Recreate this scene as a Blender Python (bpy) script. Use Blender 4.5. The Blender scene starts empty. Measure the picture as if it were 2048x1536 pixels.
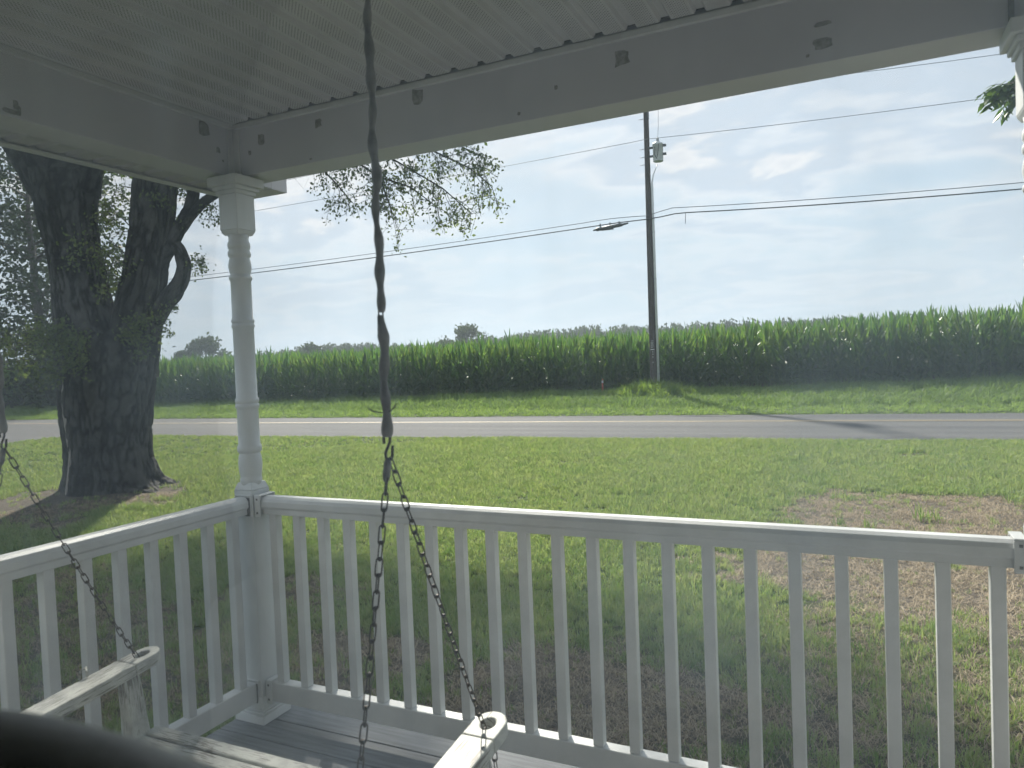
import bpy, bmesh, math, random
import numpy as np
from mathutils import Vector, Matrix, Quaternion

random.seed(7)
RNG = np.random.default_rng(11)
SC = bpy.context.scene
COL = SC.collection
R = math.radians

# ------------------------------------------------------------------ camera
cam_data = bpy.data.cameras.new("camera")
cam = bpy.data.objects.new("camera", cam_data)
COL.objects.link(cam)
YAW, PITCH, ROLL = R(25.523), R(1.915), R(-2.339)
F = Vector((-math.sin(YAW) * math.cos(PITCH), math.cos(YAW) * math.cos(PITCH), -math.sin(PITCH)))
R0 = Vector((math.cos(YAW), math.sin(YAW), 0))
U0 = R0.cross(F)
RX = math.cos(ROLL) * R0 + math.sin(ROLL) * U0
UX = -math.sin(ROLL) * R0 + math.cos(ROLL) * U0
M = Matrix.Identity(4)
for i in range(3):
    M[i][0], M[i][1], M[i][2] = RX[i], UX[i], -F[i]
CAM = Vector((2.2919, -2.2476, 1.4461))
M.translation = CAM
cam.matrix_world = M
cam_data.sensor_width = 36
cam_data.lens = 1456.36 / 2048 * 36
cam_data.clip_start = 0.02
cam_data.clip_end = 3000
cam_data.dof.use_dof = True
cam_data.dof.focus_distance = 7.0
cam_data.dof.aperture_fstop = 7.0
SC.camera = cam

# ------------------------------------------------------------------ sky, sun, exposure
SUN_EL, SUN_AZ = R(38), R(33.5)          # azimuth measured to the left of +Y
sdir = Vector((-math.sin(SUN_AZ) * math.cos(SUN_EL), math.cos(SUN_AZ) * math.cos(SUN_EL), math.sin(SUN_EL)))
W = bpy.data.worlds.new("World")
SC.world = W
W.use_nodes = True
nt = W.node_tree
nt.nodes.clear()


def nd(t, typ, **kw):
    n = t.nodes.new(typ)
    for k, v in kw.items():
        if k == 'ins':
            for kk, vv in v.items():
                n.inputs[kk].default_value = vv
        else:
            setattr(n, k, v)
    return n


def ramp(t, fac, stops, interp='LINEAR'):
    r = nd(t, 'ShaderNodeValToRGB')
    r.color_ramp.interpolation = interp
    el = r.color_ramp.elements
    while len(el) > 1:
        el.remove(el[-1])
    el[0].position, el[0].color = stops[0][0], tuple(stops[0][1]) + ((1,) if len(stops[0][1]) == 3 else ())
    for p, c in stops[1:]:
        e = el.new(p)
        e.color = tuple(c) + ((1,) if len(c) == 3 else ())
    t.links.new(fac, r.inputs[0])
    return r.outputs[0]


def mth(t, op, a, b=None, clamp=False):
    n = nd(t, 'ShaderNodeMath', operation=op)
    n.use_clamp = clamp
    for i, v in enumerate((a, b)):
        if v is None:
            continue
        if isinstance(v, (int, float)):
            n.inputs[i].default_value = v
        else:
            t.links.new(v, n.inputs[i])
    return n.outputs[0]


def mixc(t, fac, a, b, mode='MIX'):
    n = nd(t, 'ShaderNodeMix', data_type='RGBA', blend_type=mode)
    for s, v in ((0, fac), (6, a), (7, b)):
        if isinstance(v, (int, float)):
            n.inputs[s].default_value = v
        elif isinstance(v, (tuple, list)):
            n.inputs[s].default_value = tuple(v) + ((1,) if len(v) == 3 else ())
        else:
            t.links.new(v, n.inputs[s])
    return n.outputs[2]


sky = nd(nt, 'ShaderNodeTexSky', sky_type='NISHITA')
sky.sun_disc = False
sky.sun_elevation = SUN_EL
sky.sun_rotation = -SUN_AZ
sky.air_density = 1.0
sky.dust_density = 2.5
sky.ozone_density = 1.2
tc = nd(nt, 'ShaderNodeTexCoord')
sep = nd(nt, 'ShaderNodeSeparateXYZ')
nt.links.new(tc.outputs['Generated'], sep.inputs[0])
zz = mth(nt, 'MAXIMUM', sep.outputs[2], 0.0)
den = mth(nt, 'ADD', zz, 0.16)
cx = mth(nt, 'DIVIDE', sep.outputs[0], den)
cy = mth(nt, 'DIVIDE', sep.outputs[1], den)
cmb = nd(nt, 'ShaderNodeCombineXYZ')
nt.links.new(cx, cmb.inputs[0])
nt.links.new(cy, cmb.inputs[1])
mp = nd(nt, 'ShaderNodeMapping')
mp.inputs['Rotation'].default_value = (0, 0, R(20))
mp.inputs['Scale'].default_value = (0.9, 1.15, 1)
nt.links.new(cmb.outputs[0], mp.inputs[0])
n1 = nd(nt, 'ShaderNodeTexNoise', ins={'Scale': 1.35, 'Detail': 8.0, 'Roughness': 0.56, 'Distortion': 0.25})
nt.links.new(mp.outputs[0], n1.inputs['Vector'])
n2 = nd(nt, 'ShaderNodeTexNoise', ins={'Scale': 0.55, 'Detail': 4.0, 'Roughness': 0.5, 'Distortion': 0.3})
nt.links.new(mp.outputs[0], n2.inputs['Vector'])
cl = mth(nt, 'ADD', mth(nt, 'MULTIPLY', n1.outputs[0], 0.65), mth(nt, 'MULTIPLY', n2.outputs[0], 0.5))
cf = ramp(nt, cl, [(0.40, (0.86,) * 3), (0.52, (0.90,) * 3), (0.60, (0.96,) * 3), (0.72, (1.0,) * 3)])
ccol = ramp(nt, cl, [(0.44, (4.2, 5.35, 6.4)), (0.51, (4.9, 5.8, 6.6)), (0.555, (6.2, 6.6, 7.05)), (0.59, (5.0, 5.7, 6.5)), (0.62, (5.2, 5.8, 6.5)), (0.645, (7.0, 7.05, 7.2)), (0.70, (5.4, 5.8, 6.4))])
skc = mixc(nt, cf, sky.outputs[0], ccol)
haze_f = ramp(nt, zz, [(0.0, (0.85,) * 3), (0.08, (0.60,) * 3), (0.22, (0.0,) * 3)], 'EASE')
skc = mixc(nt, haze_f, skc, (5.1, 6.0, 6.75))
bg = nd(nt, 'ShaderNodeBackground', ins={'Strength': 0.0365})
nt.links.new(skc, bg.inputs[0])
wo = nd(nt, 'ShaderNodeOutputWorld')
nt.links.new(bg.outputs[0], wo.inputs[0])

sun_d = bpy.data.lights.new("sun", 'SUN')
sun_d.energy = 3.3
sun_d.angle = R(2.2)
sun_d.color = (1.0, 0.93, 0.82)
sun = bpy.data.objects.new("sun", sun_d)
sun.rotation_euler = (-sdir).to_track_quat('-Z', 'Y').to_euler()
sun.location = sdir * 60
COL.objects.link(sun)

SC.view_settings.view_transform = 'Standard'
SC.view_settings.look = 'None'
SC.view_settings.gamma = 1
SC.view_settings.use_curve_mapping = False
SC.view_settings.exposure = 2.06
SC.render.engine = 'CYCLES'
SC.cycles.max_bounces = 8
SC.cycles.diffuse_bounces = 5
SC.cycles.transparent_max_bounces = 12
SC.cycles.transmission_bounces = 6
SC.cycles.use_denoising = True
SC.cycles.sample_clamp_indirect = 6


# ------------------------------------------------------------------ noise
def _hash(ix, iy, s):
    h = (ix.astype(np.int64) * 374761393 + iy.astype(np.int64) * 668265263 + s * 1442695041) & 0x7fffffff
    h = ((h ^ (h >> 13)) * 1274126177) & 0x7fffffff
    return ((h ^ (h >> 16)) & 0xffff) / 65535.0


def vnoise(x, y, s=0):
    x, y = np.asarray(x, float), np.asarray(y, float)
    ix, iy = np.floor(x), np.floor(y)
    fx, fy = x - ix, y - iy
    fx, fy = fx * fx * (3 - 2 * fx), fy * fy * (3 - 2 * fy)
    a, b = _hash(ix, iy, s), _hash(ix + 1, iy, s)
    c, d = _hash(ix, iy + 1, s), _hash(ix + 1, iy + 1, s)
    return (a * (1 - fx) + b * fx) * (1 - fy) + (c * (1 - fx) + d * fx) * fy


def fbm(x, y, o=4, s=0):
    t, a, n = 0.0, 0.5, 0.0
    for k in range(o):
        t = t + a * vnoise(np.asarray(x) * 2 ** k, np.asarray(y) * 2 ** k, s + k)
        n += a
        a *= 0.5
    return t / n


# ------------------------------------------------------------------ materials
def new_mat(name):
    m = bpy.data.materials.new(name)
    m.use_nodes = True
    t = m.node_tree
    t.nodes.clear()
    o = nd(t, 'ShaderNodeOutputMaterial')
    return m, t, o


def simple(name, c1, c2=None, rough=0.5, scale=8.0, stretch=(1, 1, 1), bump=0.0, bscale=None, metal=0.0, spec=0.5, detail=5.0,
           lo=0.35, hi=0.65):
    m, t, o = new_mat(name)
    p = nd(t, 'ShaderNodeBsdfPrincipled', ins={'Roughness': rough, 'Metallic': metal, 'Specular IOR Level': spec})
    t.links.new(p.outputs[0], o.inputs[0])
    c = nd(t, 'ShaderNodeTexCoord')
    mpn = nd(t, 'ShaderNodeMapping')
    mpn.inputs['Scale'].default_value = stretch
    t.links.new(c.outputs['Object'], mpn.inputs[0])
    if c2:
        n = nd(t, 'ShaderNodeTexNoise', ins={'Scale': scale, 'Detail': detail, 'Roughness': 0.6})
        t.links.new(mpn.outputs[0], n.inputs['Vector'])
        t.links.new(ramp(t, n.outputs[0], [(lo, c1), (hi, c2)]), p.inputs['Base Color'])
    else:
        p.inputs['Base Color'].default_value = tuple(c1) + (1,)
    if bump:
        n = nd(t, 'ShaderNodeTexNoise', ins={'Scale': bscale or scale, 'Detail': 6.0, 'Roughness': 0.65})
        t.links.new(mpn.outputs[0], n.inputs['Vector'])
        b = nd(t, 'ShaderNodeBump', ins={'Strength': bump, 'Distance': 0.01})
        t.links.new(n.outputs[0], b.inputs['Height'])
        t.links.new(b.outputs[0], p.inputs['Normal'])
    return m


def leaf_mat(name, cols, trans=0.45, rough=0.45, gloss=0.25, tcol=None, var=0.5):
    """two sided leaf: diffuse + translucent + a little gloss, colour varied per instance and per place"""
    m, t, o = new_mat(name)
    oi = nd(t, 'ShaderNodeObjectInfo')
    g = nd(t, 'ShaderNodeNewGeometry')
    n = nd(t, 'ShaderNodeTexNoise', ins={'Scale': 1.3, 'Detail': 3.0})
    t.links.new(g.outputs['Position'], n.inputs['Vector'])
    ri = g.outputs['Random Per Island']
    f = mth(t, 'ADD', mth(t, 'MULTIPLY', oi.outputs['Random'], var), mth(t, 'MULTIPLY', ri, 0.55))
    f = mth(t, 'ADD', f, mth(t, 'MULTIPLY', n.outputs[0], 0.35))
    k = len(cols)
    col = ramp(t, f, [(0.15 + 0.75 * i / max(1, k - 1), c) for i, c in enumerate(cols)])
    d = nd(t, 'ShaderNodeBsdfDiffuse')
    t.links.new(col, d.inputs[0])
    tr = nd(t, 'ShaderNodeBsdfTranslucent')
    t.links.new(mixc(t, 1.0, col, tcol or (1.5, 1.45, 0.7), 'MULTIPLY'), tr.inputs[0])
    mx = nd(t, 'ShaderNodeMixShader', ins={0: trans})
    t.links.new(d.outputs[0], mx.inputs[1])
    t.links.new(tr.outputs[0], mx.inputs[2])
    gl = nd(t, 'ShaderNodeBsdfGlossy', ins={'Roughness': rough, 'Color': (1, 1, 1, 1)})
    mx2 = nd(t, 'ShaderNodeMixShader', ins={0: gloss})
    t.links.new(mx.outputs[0], mx2.inputs[1])
    t.links.new(gl.outputs[0], mx2.inputs[2])
    t.links.new(mx2.outputs[0], o.inputs[0])
    return m


MAT = {}
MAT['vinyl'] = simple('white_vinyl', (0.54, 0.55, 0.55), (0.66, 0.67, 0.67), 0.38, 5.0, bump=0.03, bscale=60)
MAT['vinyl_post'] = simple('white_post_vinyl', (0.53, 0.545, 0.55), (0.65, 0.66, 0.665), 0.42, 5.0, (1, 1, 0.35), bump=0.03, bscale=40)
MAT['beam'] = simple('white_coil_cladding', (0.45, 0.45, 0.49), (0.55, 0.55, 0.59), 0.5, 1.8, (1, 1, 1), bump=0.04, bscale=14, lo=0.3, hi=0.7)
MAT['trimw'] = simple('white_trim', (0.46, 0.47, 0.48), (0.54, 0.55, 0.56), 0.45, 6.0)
MAT['darkgap'] = simple('dark_gap', (0.07, 0.07, 0.065), (0.16, 0.15, 0.14), 0.8, 90.0)
MAT['tape'] = simple('adhesive_residue', (0.16, 0.155, 0.15), (0.32, 0.32, 0.31), 0.7, 60.0)
MAT['screw'] = simple('screw_steel', (0.10, 0.10, 0.10), (0.2, 0.19, 0.18), 0.5, 40.0, metal=0.6)
MAT['chain'] = simple('rusted_chain', (0.030, 0.027, 0.025), (0.085, 0.068, 0.055), 0.55, 120.0, metal=0.35)
MAT['sleeve'] = simple('weathered_plastic_sleeve', (0.12, 0.116, 0.115), (0.26, 0.25, 0.245), 0.55, 22.0, bump=0.25, bscale=50)
MAT['deck'] = simple('grey_deck_board', (0.13, 0.138, 0.15), (0.22, 0.228, 0.24), 0.62, 7.0, (0.5, 9, 3), bump=0.35, bscale=26)
MAT['roof'] = simple('dark_shingle', (0.05, 0.05, 0.052), (0.11, 0.105, 0.10), 0.9, 30.0)
MAT['siding'] = simple('pale_siding', (0.42, 0.42, 0.40), (0.5, 0.5, 0.48), 0.55, 4.0)
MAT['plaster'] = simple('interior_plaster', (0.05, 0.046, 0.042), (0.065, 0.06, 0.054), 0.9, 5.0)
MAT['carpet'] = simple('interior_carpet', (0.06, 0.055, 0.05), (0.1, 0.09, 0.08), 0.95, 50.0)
MAT['upholstery'] = simple('dark_upholstery', (0.55, 0.55, 0.55), (0.65, 0.65, 0.65), 0.6, 40.0, bump=0.2, bscale=160)
MAT['asphalt'] = None
MAT['pole'] = simple('treated_pole_wood', (0.032, 0.028, 0.026), (0.085, 0.075, 0.068), 0.85, 14.0, (1, 1, 0.08), bump=0.5, bscale=25)
MAT['conduit'] = simple('grey_pvc_conduit', (0.55, 0.57, 0.60), (0.66, 0.68, 0.70), 0.5, 6.0)
MAT['tank'] = simple('pale_green_grey_tank', (0.46, 0.48, 0.50), (0.58, 0.60, 0.61), 0.4, 4.0)
MAT['ceramic'] = simple('grey_ceramic', (0.30, 0.32, 0.34), (0.42, 0.44, 0.46), 0.3, 9.0)
MAT['darkmetal'] = simple('dark_metal', (0.05, 0.055, 0.06), (0.12, 0.125, 0.13), 0.5, 30.0, metal=0.5)
MAT['wire'] = simple('black_cable', (0.03, 0.032, 0.035), (0.06, 0.06, 0.065), 0.6, 3.0)
MAT['alu'] = simple('weathered_aluminium_wire', (0.14, 0.15, 0.16), (0.24, 0.25, 0.26), 0.5, 3.0, metal=0.3)
MAT['tag'] = simple('aluminium_number', (0.42, 0.43, 0.44), (0.6, 0.6, 0.6), 0.5, 9.0)
MAT['stake'] = simple('orange_stake_paint', (0.42, 0.12, 0.07), (0.52, 0.2, 0.13), 0.6, 12.0)
MAT['stone'] = simple('pale_stone', (0.4, 0.4, 0.42), (0.55, 0.55, 0.56), 0.8, 12.0)
MAT['twig'] = simple('twig_bark', (0.035, 0.030, 0.027), (0.09, 0.08, 0.07), 0.9, 16.0)
MAT['scar'] = simple('bare_weathered_wood', (0.20, 0.18, 0.16), (0.34, 0.31, 0.28), 0.85, 12.0, (4, 4, 0.4), bump=0.3)
MAT['grass'] = leaf_mat('grass_blades', [(0.064, 0.118, 0.032), (0.108, 0.184, 0.052), (0.162, 0.248, 0.080), (0.26, 0.305, 0.14)], 0.40, 0.5, 0.012, (1.28, 1.3, 0.85))
MAT['bank'] = leaf_mat('bank_grass_blades', [(0.078, 0.145, 0.036), (0.132, 0.220, 0.058), (0.205, 0.295, 0.097)], 0.42, 0.5, 0.012, (1.35, 1.3, 0.85))
MAT['bank2'] = leaf_mat('tall_verge_grass', [(0.050, 0.105, 0.030), (0.088, 0.160, 0.046), (0.15, 0.225, 0.075)], 0.38, 0.5, 0.015, (1.3, 1.25, 0.85))
MAT['straw'] = leaf_mat('dry_grass', [(0.045, 0.037, 0.028), (0.135, 0.112, 0.084), (0.37, 0.31, 0.225)], 0.25, 0.5, 0.01, (1.1, 1.0, 0.8))
MAT['corn'] = leaf_mat('corn_leaves', [(0.022, 0.064, 0.025), (0.042, 0.103, 0.035), (0.085, 0.150, 0.052)], 0.40, 0.45, 0.05, (1.95, 1.8, 0.8))
MAT['tassel'] = leaf_mat('corn_tassel', [(0.12, 0.13, 0.05), (0.2, 0.19, 0.08)], 0.35, 0.5, 0.01)
MAT['maple'] = leaf_mat('maple_leaves', [(0.022, 0.040, 0.014), (0.036, 0.062, 0.020), (0.060, 0.092, 0.028)], 0.38, 0.4, 0.02)
MAT['spray'] = leaf_mat('maple_spray_leaves', [(0.060, 0.092, 0.042), (0.095, 0.132, 0.058), (0.135, 0.17, 0.08)], 0.5, 0.4, 0.02)
MAT['bgleaf'] = leaf_mat('dark_tree_leaves', [(0.012, 0.023, 0.010), (0.020, 0.034, 0.014), (0.033, 0.052, 0.020)], 0.3, 0.4, 0.015)
MAT['walnut'] = leaf_mat('walnut_leaves', [(0.035, 0.075, 0.018), (0.060, 0.115, 0.025), (0.10, 0.16, 0.04)], 0.38, 0.35, 0.03)
MAT['wood'] = leaf_mat('far_wood_leaves', [(0.022, 0.040, 0.018), (0.038, 0.060, 0.026), (0.055, 0.082, 0.034)], 0.2, 0.6, 0.0)
MAT['weed'] = leaf_mat('weed_leaves', [(0.06, 0.13, 0.03), (0.10, 0.185, 0.048), (0.16, 0.235, 0.07)], 0.4, 0.4, 0.015)


def peeled_paint():
    m, t, o = new_mat('peeling_white_paint')
    p = nd(t, 'ShaderNodeBsdfPrincipled', ins={'Roughness': 0.6})
    t.links.new(p.outputs[0], o.inputs[0])
    c = nd(t, 'ShaderNodeTexCoord')
    mpn = nd(t, 'ShaderNodeMapping')
    mpn.inputs['Scale'].default_value = (1, 1, 1)
    t.links.new(c.outputs['UV'], mpn.inputs[0])
    mp2 = nd(t, 'ShaderNodeMapping')
    mp2.inputs['Scale'].default_value = (13, 230, 1)
    t.links.new(c.outputs['UV'], mp2.inputs[0])
    cr = nd(t, 'ShaderNodeTexNoise', ins={'Scale': 1.0, 'Detail': 6.0, 'Roughness': 0.6})
    t.links.new(mp2.outputs[0], cr.inputs['Vector'])
    pt = nd(t, 'ShaderNodeTexNoise', ins={'Scale': 9.0, 'Detail': 4.0})
    t.links.new(mpn.outputs[0], pt.inputs['Vector'])
    thr = mth(t, 'ADD', cr.outputs[0], mth(t, 'MULTIPLY', mth(t, 'SUBTRACT', pt.outputs[0], 0.5), 0.55))
    mask = ramp(t, thr, [(0.555, (0,) * 3), (0.60, (1,) * 3)])
    dirt = nd(t, 'ShaderNodeTexNoise', ins={'Scale': 26.0, 'Detail': 5.0})
    t.links.new(mpn.outputs[0], dirt.inputs['Vector'])
    white = ramp(t, dirt.outputs[0], [(0.35, (0.36, 0.37, 0.35)), (0.6, (0.50, 0.51, 0.48))])
    t.links.new(mixc(t, mask, white, (0.16, 0.15, 0.135)), p.inputs['Base Color'])
    b = nd(t, 'ShaderNodeBump', ins={'Strength': 0.6, 'Distance': 0.002})
    b.invert = True
    t.links.new(thr, b.inputs['Height'])
    t.links.new(b.outputs[0], p.inputs['Normal'])
    return m


MAT['swing'] = peeled_paint()


def soffit_mat():
    m, t, o = new_mat('perforated_vinyl_soffit')
    p = nd(t, 'ShaderNodeBsdfPrincipled', ins={'Roughness': 0.5})
    t.links.new(p.outputs[0], o.inputs[0])
    c = nd(t, 'ShaderNodeTexCoord')
    mpn = nd(t, 'ShaderNodeMapping')
    mpn.inputs['Rotation'].default_value = (0, 0, R(45))
    t.links.new(c.outputs['Object'], mpn.inputs[0])
    v = nd(t, 'ShaderNodeTexVoronoi', voronoi_dimensions='2D', feature='F1', ins={'Scale': 112.0, 'Randomness': 0.0})
    t.links.new(mpn.outputs[0], v.inputs['Vector'])
    hole = ramp(t, v.outputs['Distance'], [(0.17, (1,) * 3), (0.25, (0,) * 3)])
    s = nd(t, 'ShaderNodeSeparateXYZ')
    t.links.new(c.outputs['Object'], s.inputs[0])
    inflat = mth(t, 'MULTIPLY', mth(t, 'GREATER_THAN', s.outputs[0], 0.006), mth(t, 'LESS_THAN', s.outputs[0], 0.062))
    hole = mth(t, 'MULTIPLY', hole, inflat)
    n = nd(t, 'ShaderNodeTexNoise', ins={'Scale': 4.0, 'Detail': 4.0})
    t.links.new(c.outputs['Object'], n.inputs['Vector'])
    base = ramp(t, n.outputs[0], [(0.35, (0.45, 0.45, 0.465)), (0.65, (0.54, 0.54, 0.555))])
    t.links.new(mixc(t, hole, base, (0.03, 0.03, 0.03)), p.inputs['Base Color'])
    b = nd(t, 'ShaderNodeBump', ins={'Strength': 0.5, 'Distance': 0.002})
    b.invert = True
    t.links.new(hole, b.inputs['Height'])
    t.links.new(b.outputs[0], p.inputs['Normal'])
    return m


MAT['soffit'] = soffit_mat()


def asphalt_mat():
    m, t, o = new_mat('old_asphalt')
    p = nd(t, 'ShaderNodeBsdfPrincipled', ins={'Roughness': 0.9, 'Specular IOR Level': 0.15})
    t.links.new(p.outputs[0], o.inputs[0])
    c = nd(t, 'ShaderNodeTexCoord')
    n = nd(t, 'ShaderNodeTexNoise', ins={'Scale': 60.0, 'Detail': 6.0, 'Roughness': 0.8})
    t.links.new(c.outputs['Object'], n.inputs['Vector'])
    mpn = nd(t, 'ShaderNodeMapping')
    mpn.inputs['Rotation'].default_value = (0, 0, -0.035)
    mpn.inputs['Scale'].default_value = (0.05, 1.3, 1)
    t.links.new(c.outputs['Object'], mpn.inputs[0])
    n2 = nd(t, 'ShaderNodeTexNoise', ins={'Scale': 1.6, 'Detail': 4.0})
    t.links.new(mpn.outputs[0], n2.inputs['Vector'])
    a = ramp(t, n.outputs[0], [(0.3, (0.040, 0.041, 0.045)), (0.7, (0.105, 0.106, 0.112))])
    t.links.new(mixc(t, 0.65, a, ramp(t, n2.outputs[0], [(0.35, (0.050, 0.051, 0.056)), (0.65, (0.092, 0.091, 0.091))])), p.inputs['Base Color'])
    b = nd(t, 'ShaderNodeBump', ins={'Strength': 0.6, 'Distance': 0.01})
    t.links.new(n.outputs[0], b.inputs['Height'])
    t.links.new(b.outputs[0], p.inputs['Normal'])
    return m


MAT['asphalt'] = asphalt_mat()
MAT['yellow'] = simple('worn_yellow_paint', (0.14, 0.112, 0.06), (0.24, 0.178, 0.07), 0.7, 5.0, (0.3, 3, 1), lo=0.4, hi=0.62)


def ground_mat():
    m, t, o = new_mat('lawn_soil')
    p = nd(t, 'ShaderNodeBsdfPrincipled', ins={'Roughness': 0.95, 'Specular IOR Level': 0.1})
    t.links.new(p.outputs[0], o.inputs[0])
    c = nd(t, 'ShaderNodeTexCoord')
    at = nd(t, 'ShaderNodeAttribute', attribute_name='bare')
    n = nd(t, 'ShaderNodeTexNoise', ins={'Scale': 22.0, 'Detail': 8.0, 'Roughness': 0.75})
    t.links.new(c.outputs['Object'], n.inputs['Vector'])
    n2 = nd(t, 'ShaderNodeTexNoise', ins={'Scale': 0.9, 'Detail': 5.0})
    t.links.new(c.outputs['Object'], n2.inputs['Vector'])
    soil = ramp(t, n.outputs[0], [(0.3, (0.028, 0.024, 0.019)), (0.48, (0.080, 0.067, 0.054)), (0.72, (0.195, 0.165, 0.130))])
    green = ramp(t, n2.outputs[0], [(0.3, (0.018, 0.034, 0.008)), (0.7, (0.045, 0.068, 0.016))])
    t.links.new(mixc(t, at.outputs['Fac'], green, soil), p.inputs['Base Color'])
    b = nd(t, 'ShaderNodeBump', ins={'Strength': 0.8, 'Distance': 0.03})
    t.links.new(n.outputs[0], b.inputs['Height'])
    t.links.new(b.outputs[0], p.inputs['Normal'])
    return m


MAT['ground'] = ground_mat()


def bark_mat():
    m, t, o = new_mat('furrowed_bark')
    p = nd(t, 'ShaderNodeBsdfPrincipled', ins={'Roughness': 0.92, 'Specular IOR Level': 0.15})
    t.links.new(p.outputs[0], o.inputs[0])
    c = nd(t, 'ShaderNodeTexCoord')
    at = nd(t, 'ShaderNodeAttribute', attribute_name='ridge')
    n = nd(t, 'ShaderNodeTexNoise', ins={'Scale': 30.0, 'Detail': 6.0, 'Roughness': 0.7})
    t.links.new(c.outputs['Object'], n.inputs['Vector'])
    n2 = nd(t, 'ShaderNodeTexNoise', ins={'Scale': 1.1, 'Detail': 3.0})
    mq = nd(t, 'ShaderNodeMapping')
    mq.inputs['Scale'].default_value = (1, 1, 0.35)
    t.links.new(c.outputs['Object'], mq.inputs[0])
    t.links.new(mq.outputs[0], n2.inputs['Vector'])
    f = mth(t, 'ADD', mth(t, 'MULTIPLY', at.outputs['Fac'], 0.75), mth(t, 'MULTIPLY', n.outputs[0], 0.35))
    a = ramp(t, f, [(0.2, (0.007, 0.0066, 0.0065)), (0.48, (0.030, 0.0285, 0.028)), (0.72, (0.070, 0.067, 0.064)), (0.95, (0.12, 0.116, 0.11))])
    a = mixc(t, ramp(t, n2.outputs[0], [(0.35, (0.05,) * 3), (0.68, (0.55,) * 3)]), a, (0.014, 0.015, 0.015))
    t.links.new(a, p.inputs['Base Color'])
    b = nd(t, 'ShaderNodeBump', ins={'Strength': 0.9, 'Distance': 0.03})
    t.links.new(n.outputs[0], b.inputs['Height'])
    t.links.new(b.outputs[0], p.inputs['Normal'])
    return m


MAT['bark'] = bark_mat()


def glass_mat():
    """clean transparent pane with a faint reflection and a thin, blotchy film of dust that scatters the daylight"""
    m, t, o = new_mat('dusty_window_glass')
    tr = nd(t, 'ShaderNodeBsdfTransparent', ins={'Color': (0.97, 0.985, 0.985, 1)})
    gl = nd(t, 'ShaderNodeBsdfGlossy', ins={'Roughness': 0.0})
    fr = nd(t, 'ShaderNodeFresnel', ins={'IOR': 1.35})
    mx = nd(t, 'ShaderNodeMixShader')
    t.links.new(mth(t, 'MULTIPLY', fr.outputs[0], 0.25), mx.inputs[0])
    t.links.new(tr.outputs[0], mx.inputs[1])
    t.links.new(gl.outputs[0], mx.inputs[2])
    c = nd(t, 'ShaderNodeTexCoord')
    n = nd(t, 'ShaderNodeTexNoise', ins={'Scale': 5.0, 'Detail': 4.0, 'Roughness': 0.5})
    t.links.new(c.outputs['Object'], n.inputs['Vector'])
    mpn = nd(t, 'ShaderNodeMapping')
    mpn.inputs['Scale'].default_value = (14, 1, 0.9)
    mpn.inputs['Rotation'].default_value = (0, R(8), 0)
    t.links.new(c.outputs['Object'], mpn.inputs[0])
    n3 = nd(t, 'ShaderNodeTexNoise', ins={'Scale': 2.0, 'Detail': 3.0})
    t.links.new(mpn.outputs[0], n3.inputs['Vector'])
    v = nd(t, 'ShaderNodeTexVoronoi', feature='F1', ins={'Scale': 9.0, 'Randomness': 1.0})
    t.links.new(c.outputs['Object'], v.inputs['Vector'])
    spot = ramp(t, v.outputs['Distance'], [(0.10, (1,) * 3), (0.22, (0,) * 3)], 'EASE')
    film = ramp(t, n.outputs[0], [(0.35, (0.042,) * 3), (0.52, (0.070,) * 3), (0.72, (0.145,) * 3)], 'EASE')
    w = mth(t, 'ADD', film, mth(t, 'MULTIPLY', spot, 0.014))
    w = mth(t, 'ADD', w, mth(t, 'MULTIPLY', ramp(t, n3.outputs[0], [(0.52, (0,) * 3), (0.75, (1,) * 3)]), 0.035))
    du = nd(t, 'ShaderNodeBsdfTranslucent', ins={'Color': (0.70, 0.82, 1.0, 1)})
    mx2 = nd(t, 'ShaderNodeMixShader')
    t.links.new(w, mx2.inputs[0])
    t.links.new(mx.outputs[0], mx2.inputs[1])
    t.links.new(du.outputs[0], mx2.inputs[2])
    t.links.new(mx2.outputs[0], o.inputs[0])
    return m


MAT['glass'] = glass_mat()


# ------------------------------------------------------------------ object helpers
def tag(o, label=None, cat=None, group=None, kind=None):
    if label:
        o['label'] = label
    if cat:
        o['category'] = cat
    if group:
        o['group'] = group
    if kind:
        o['kind'] = kind
    return o


def empty(name, loc=(0, 0, 0), rot=(0, 0, 0)):
    e = bpy.data.objects.new(name, None)
    e.location = loc
    e.rotation_euler = rot
    e.empty_display_size = 0.1
    COL.objects.link(e)
    return e


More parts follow.
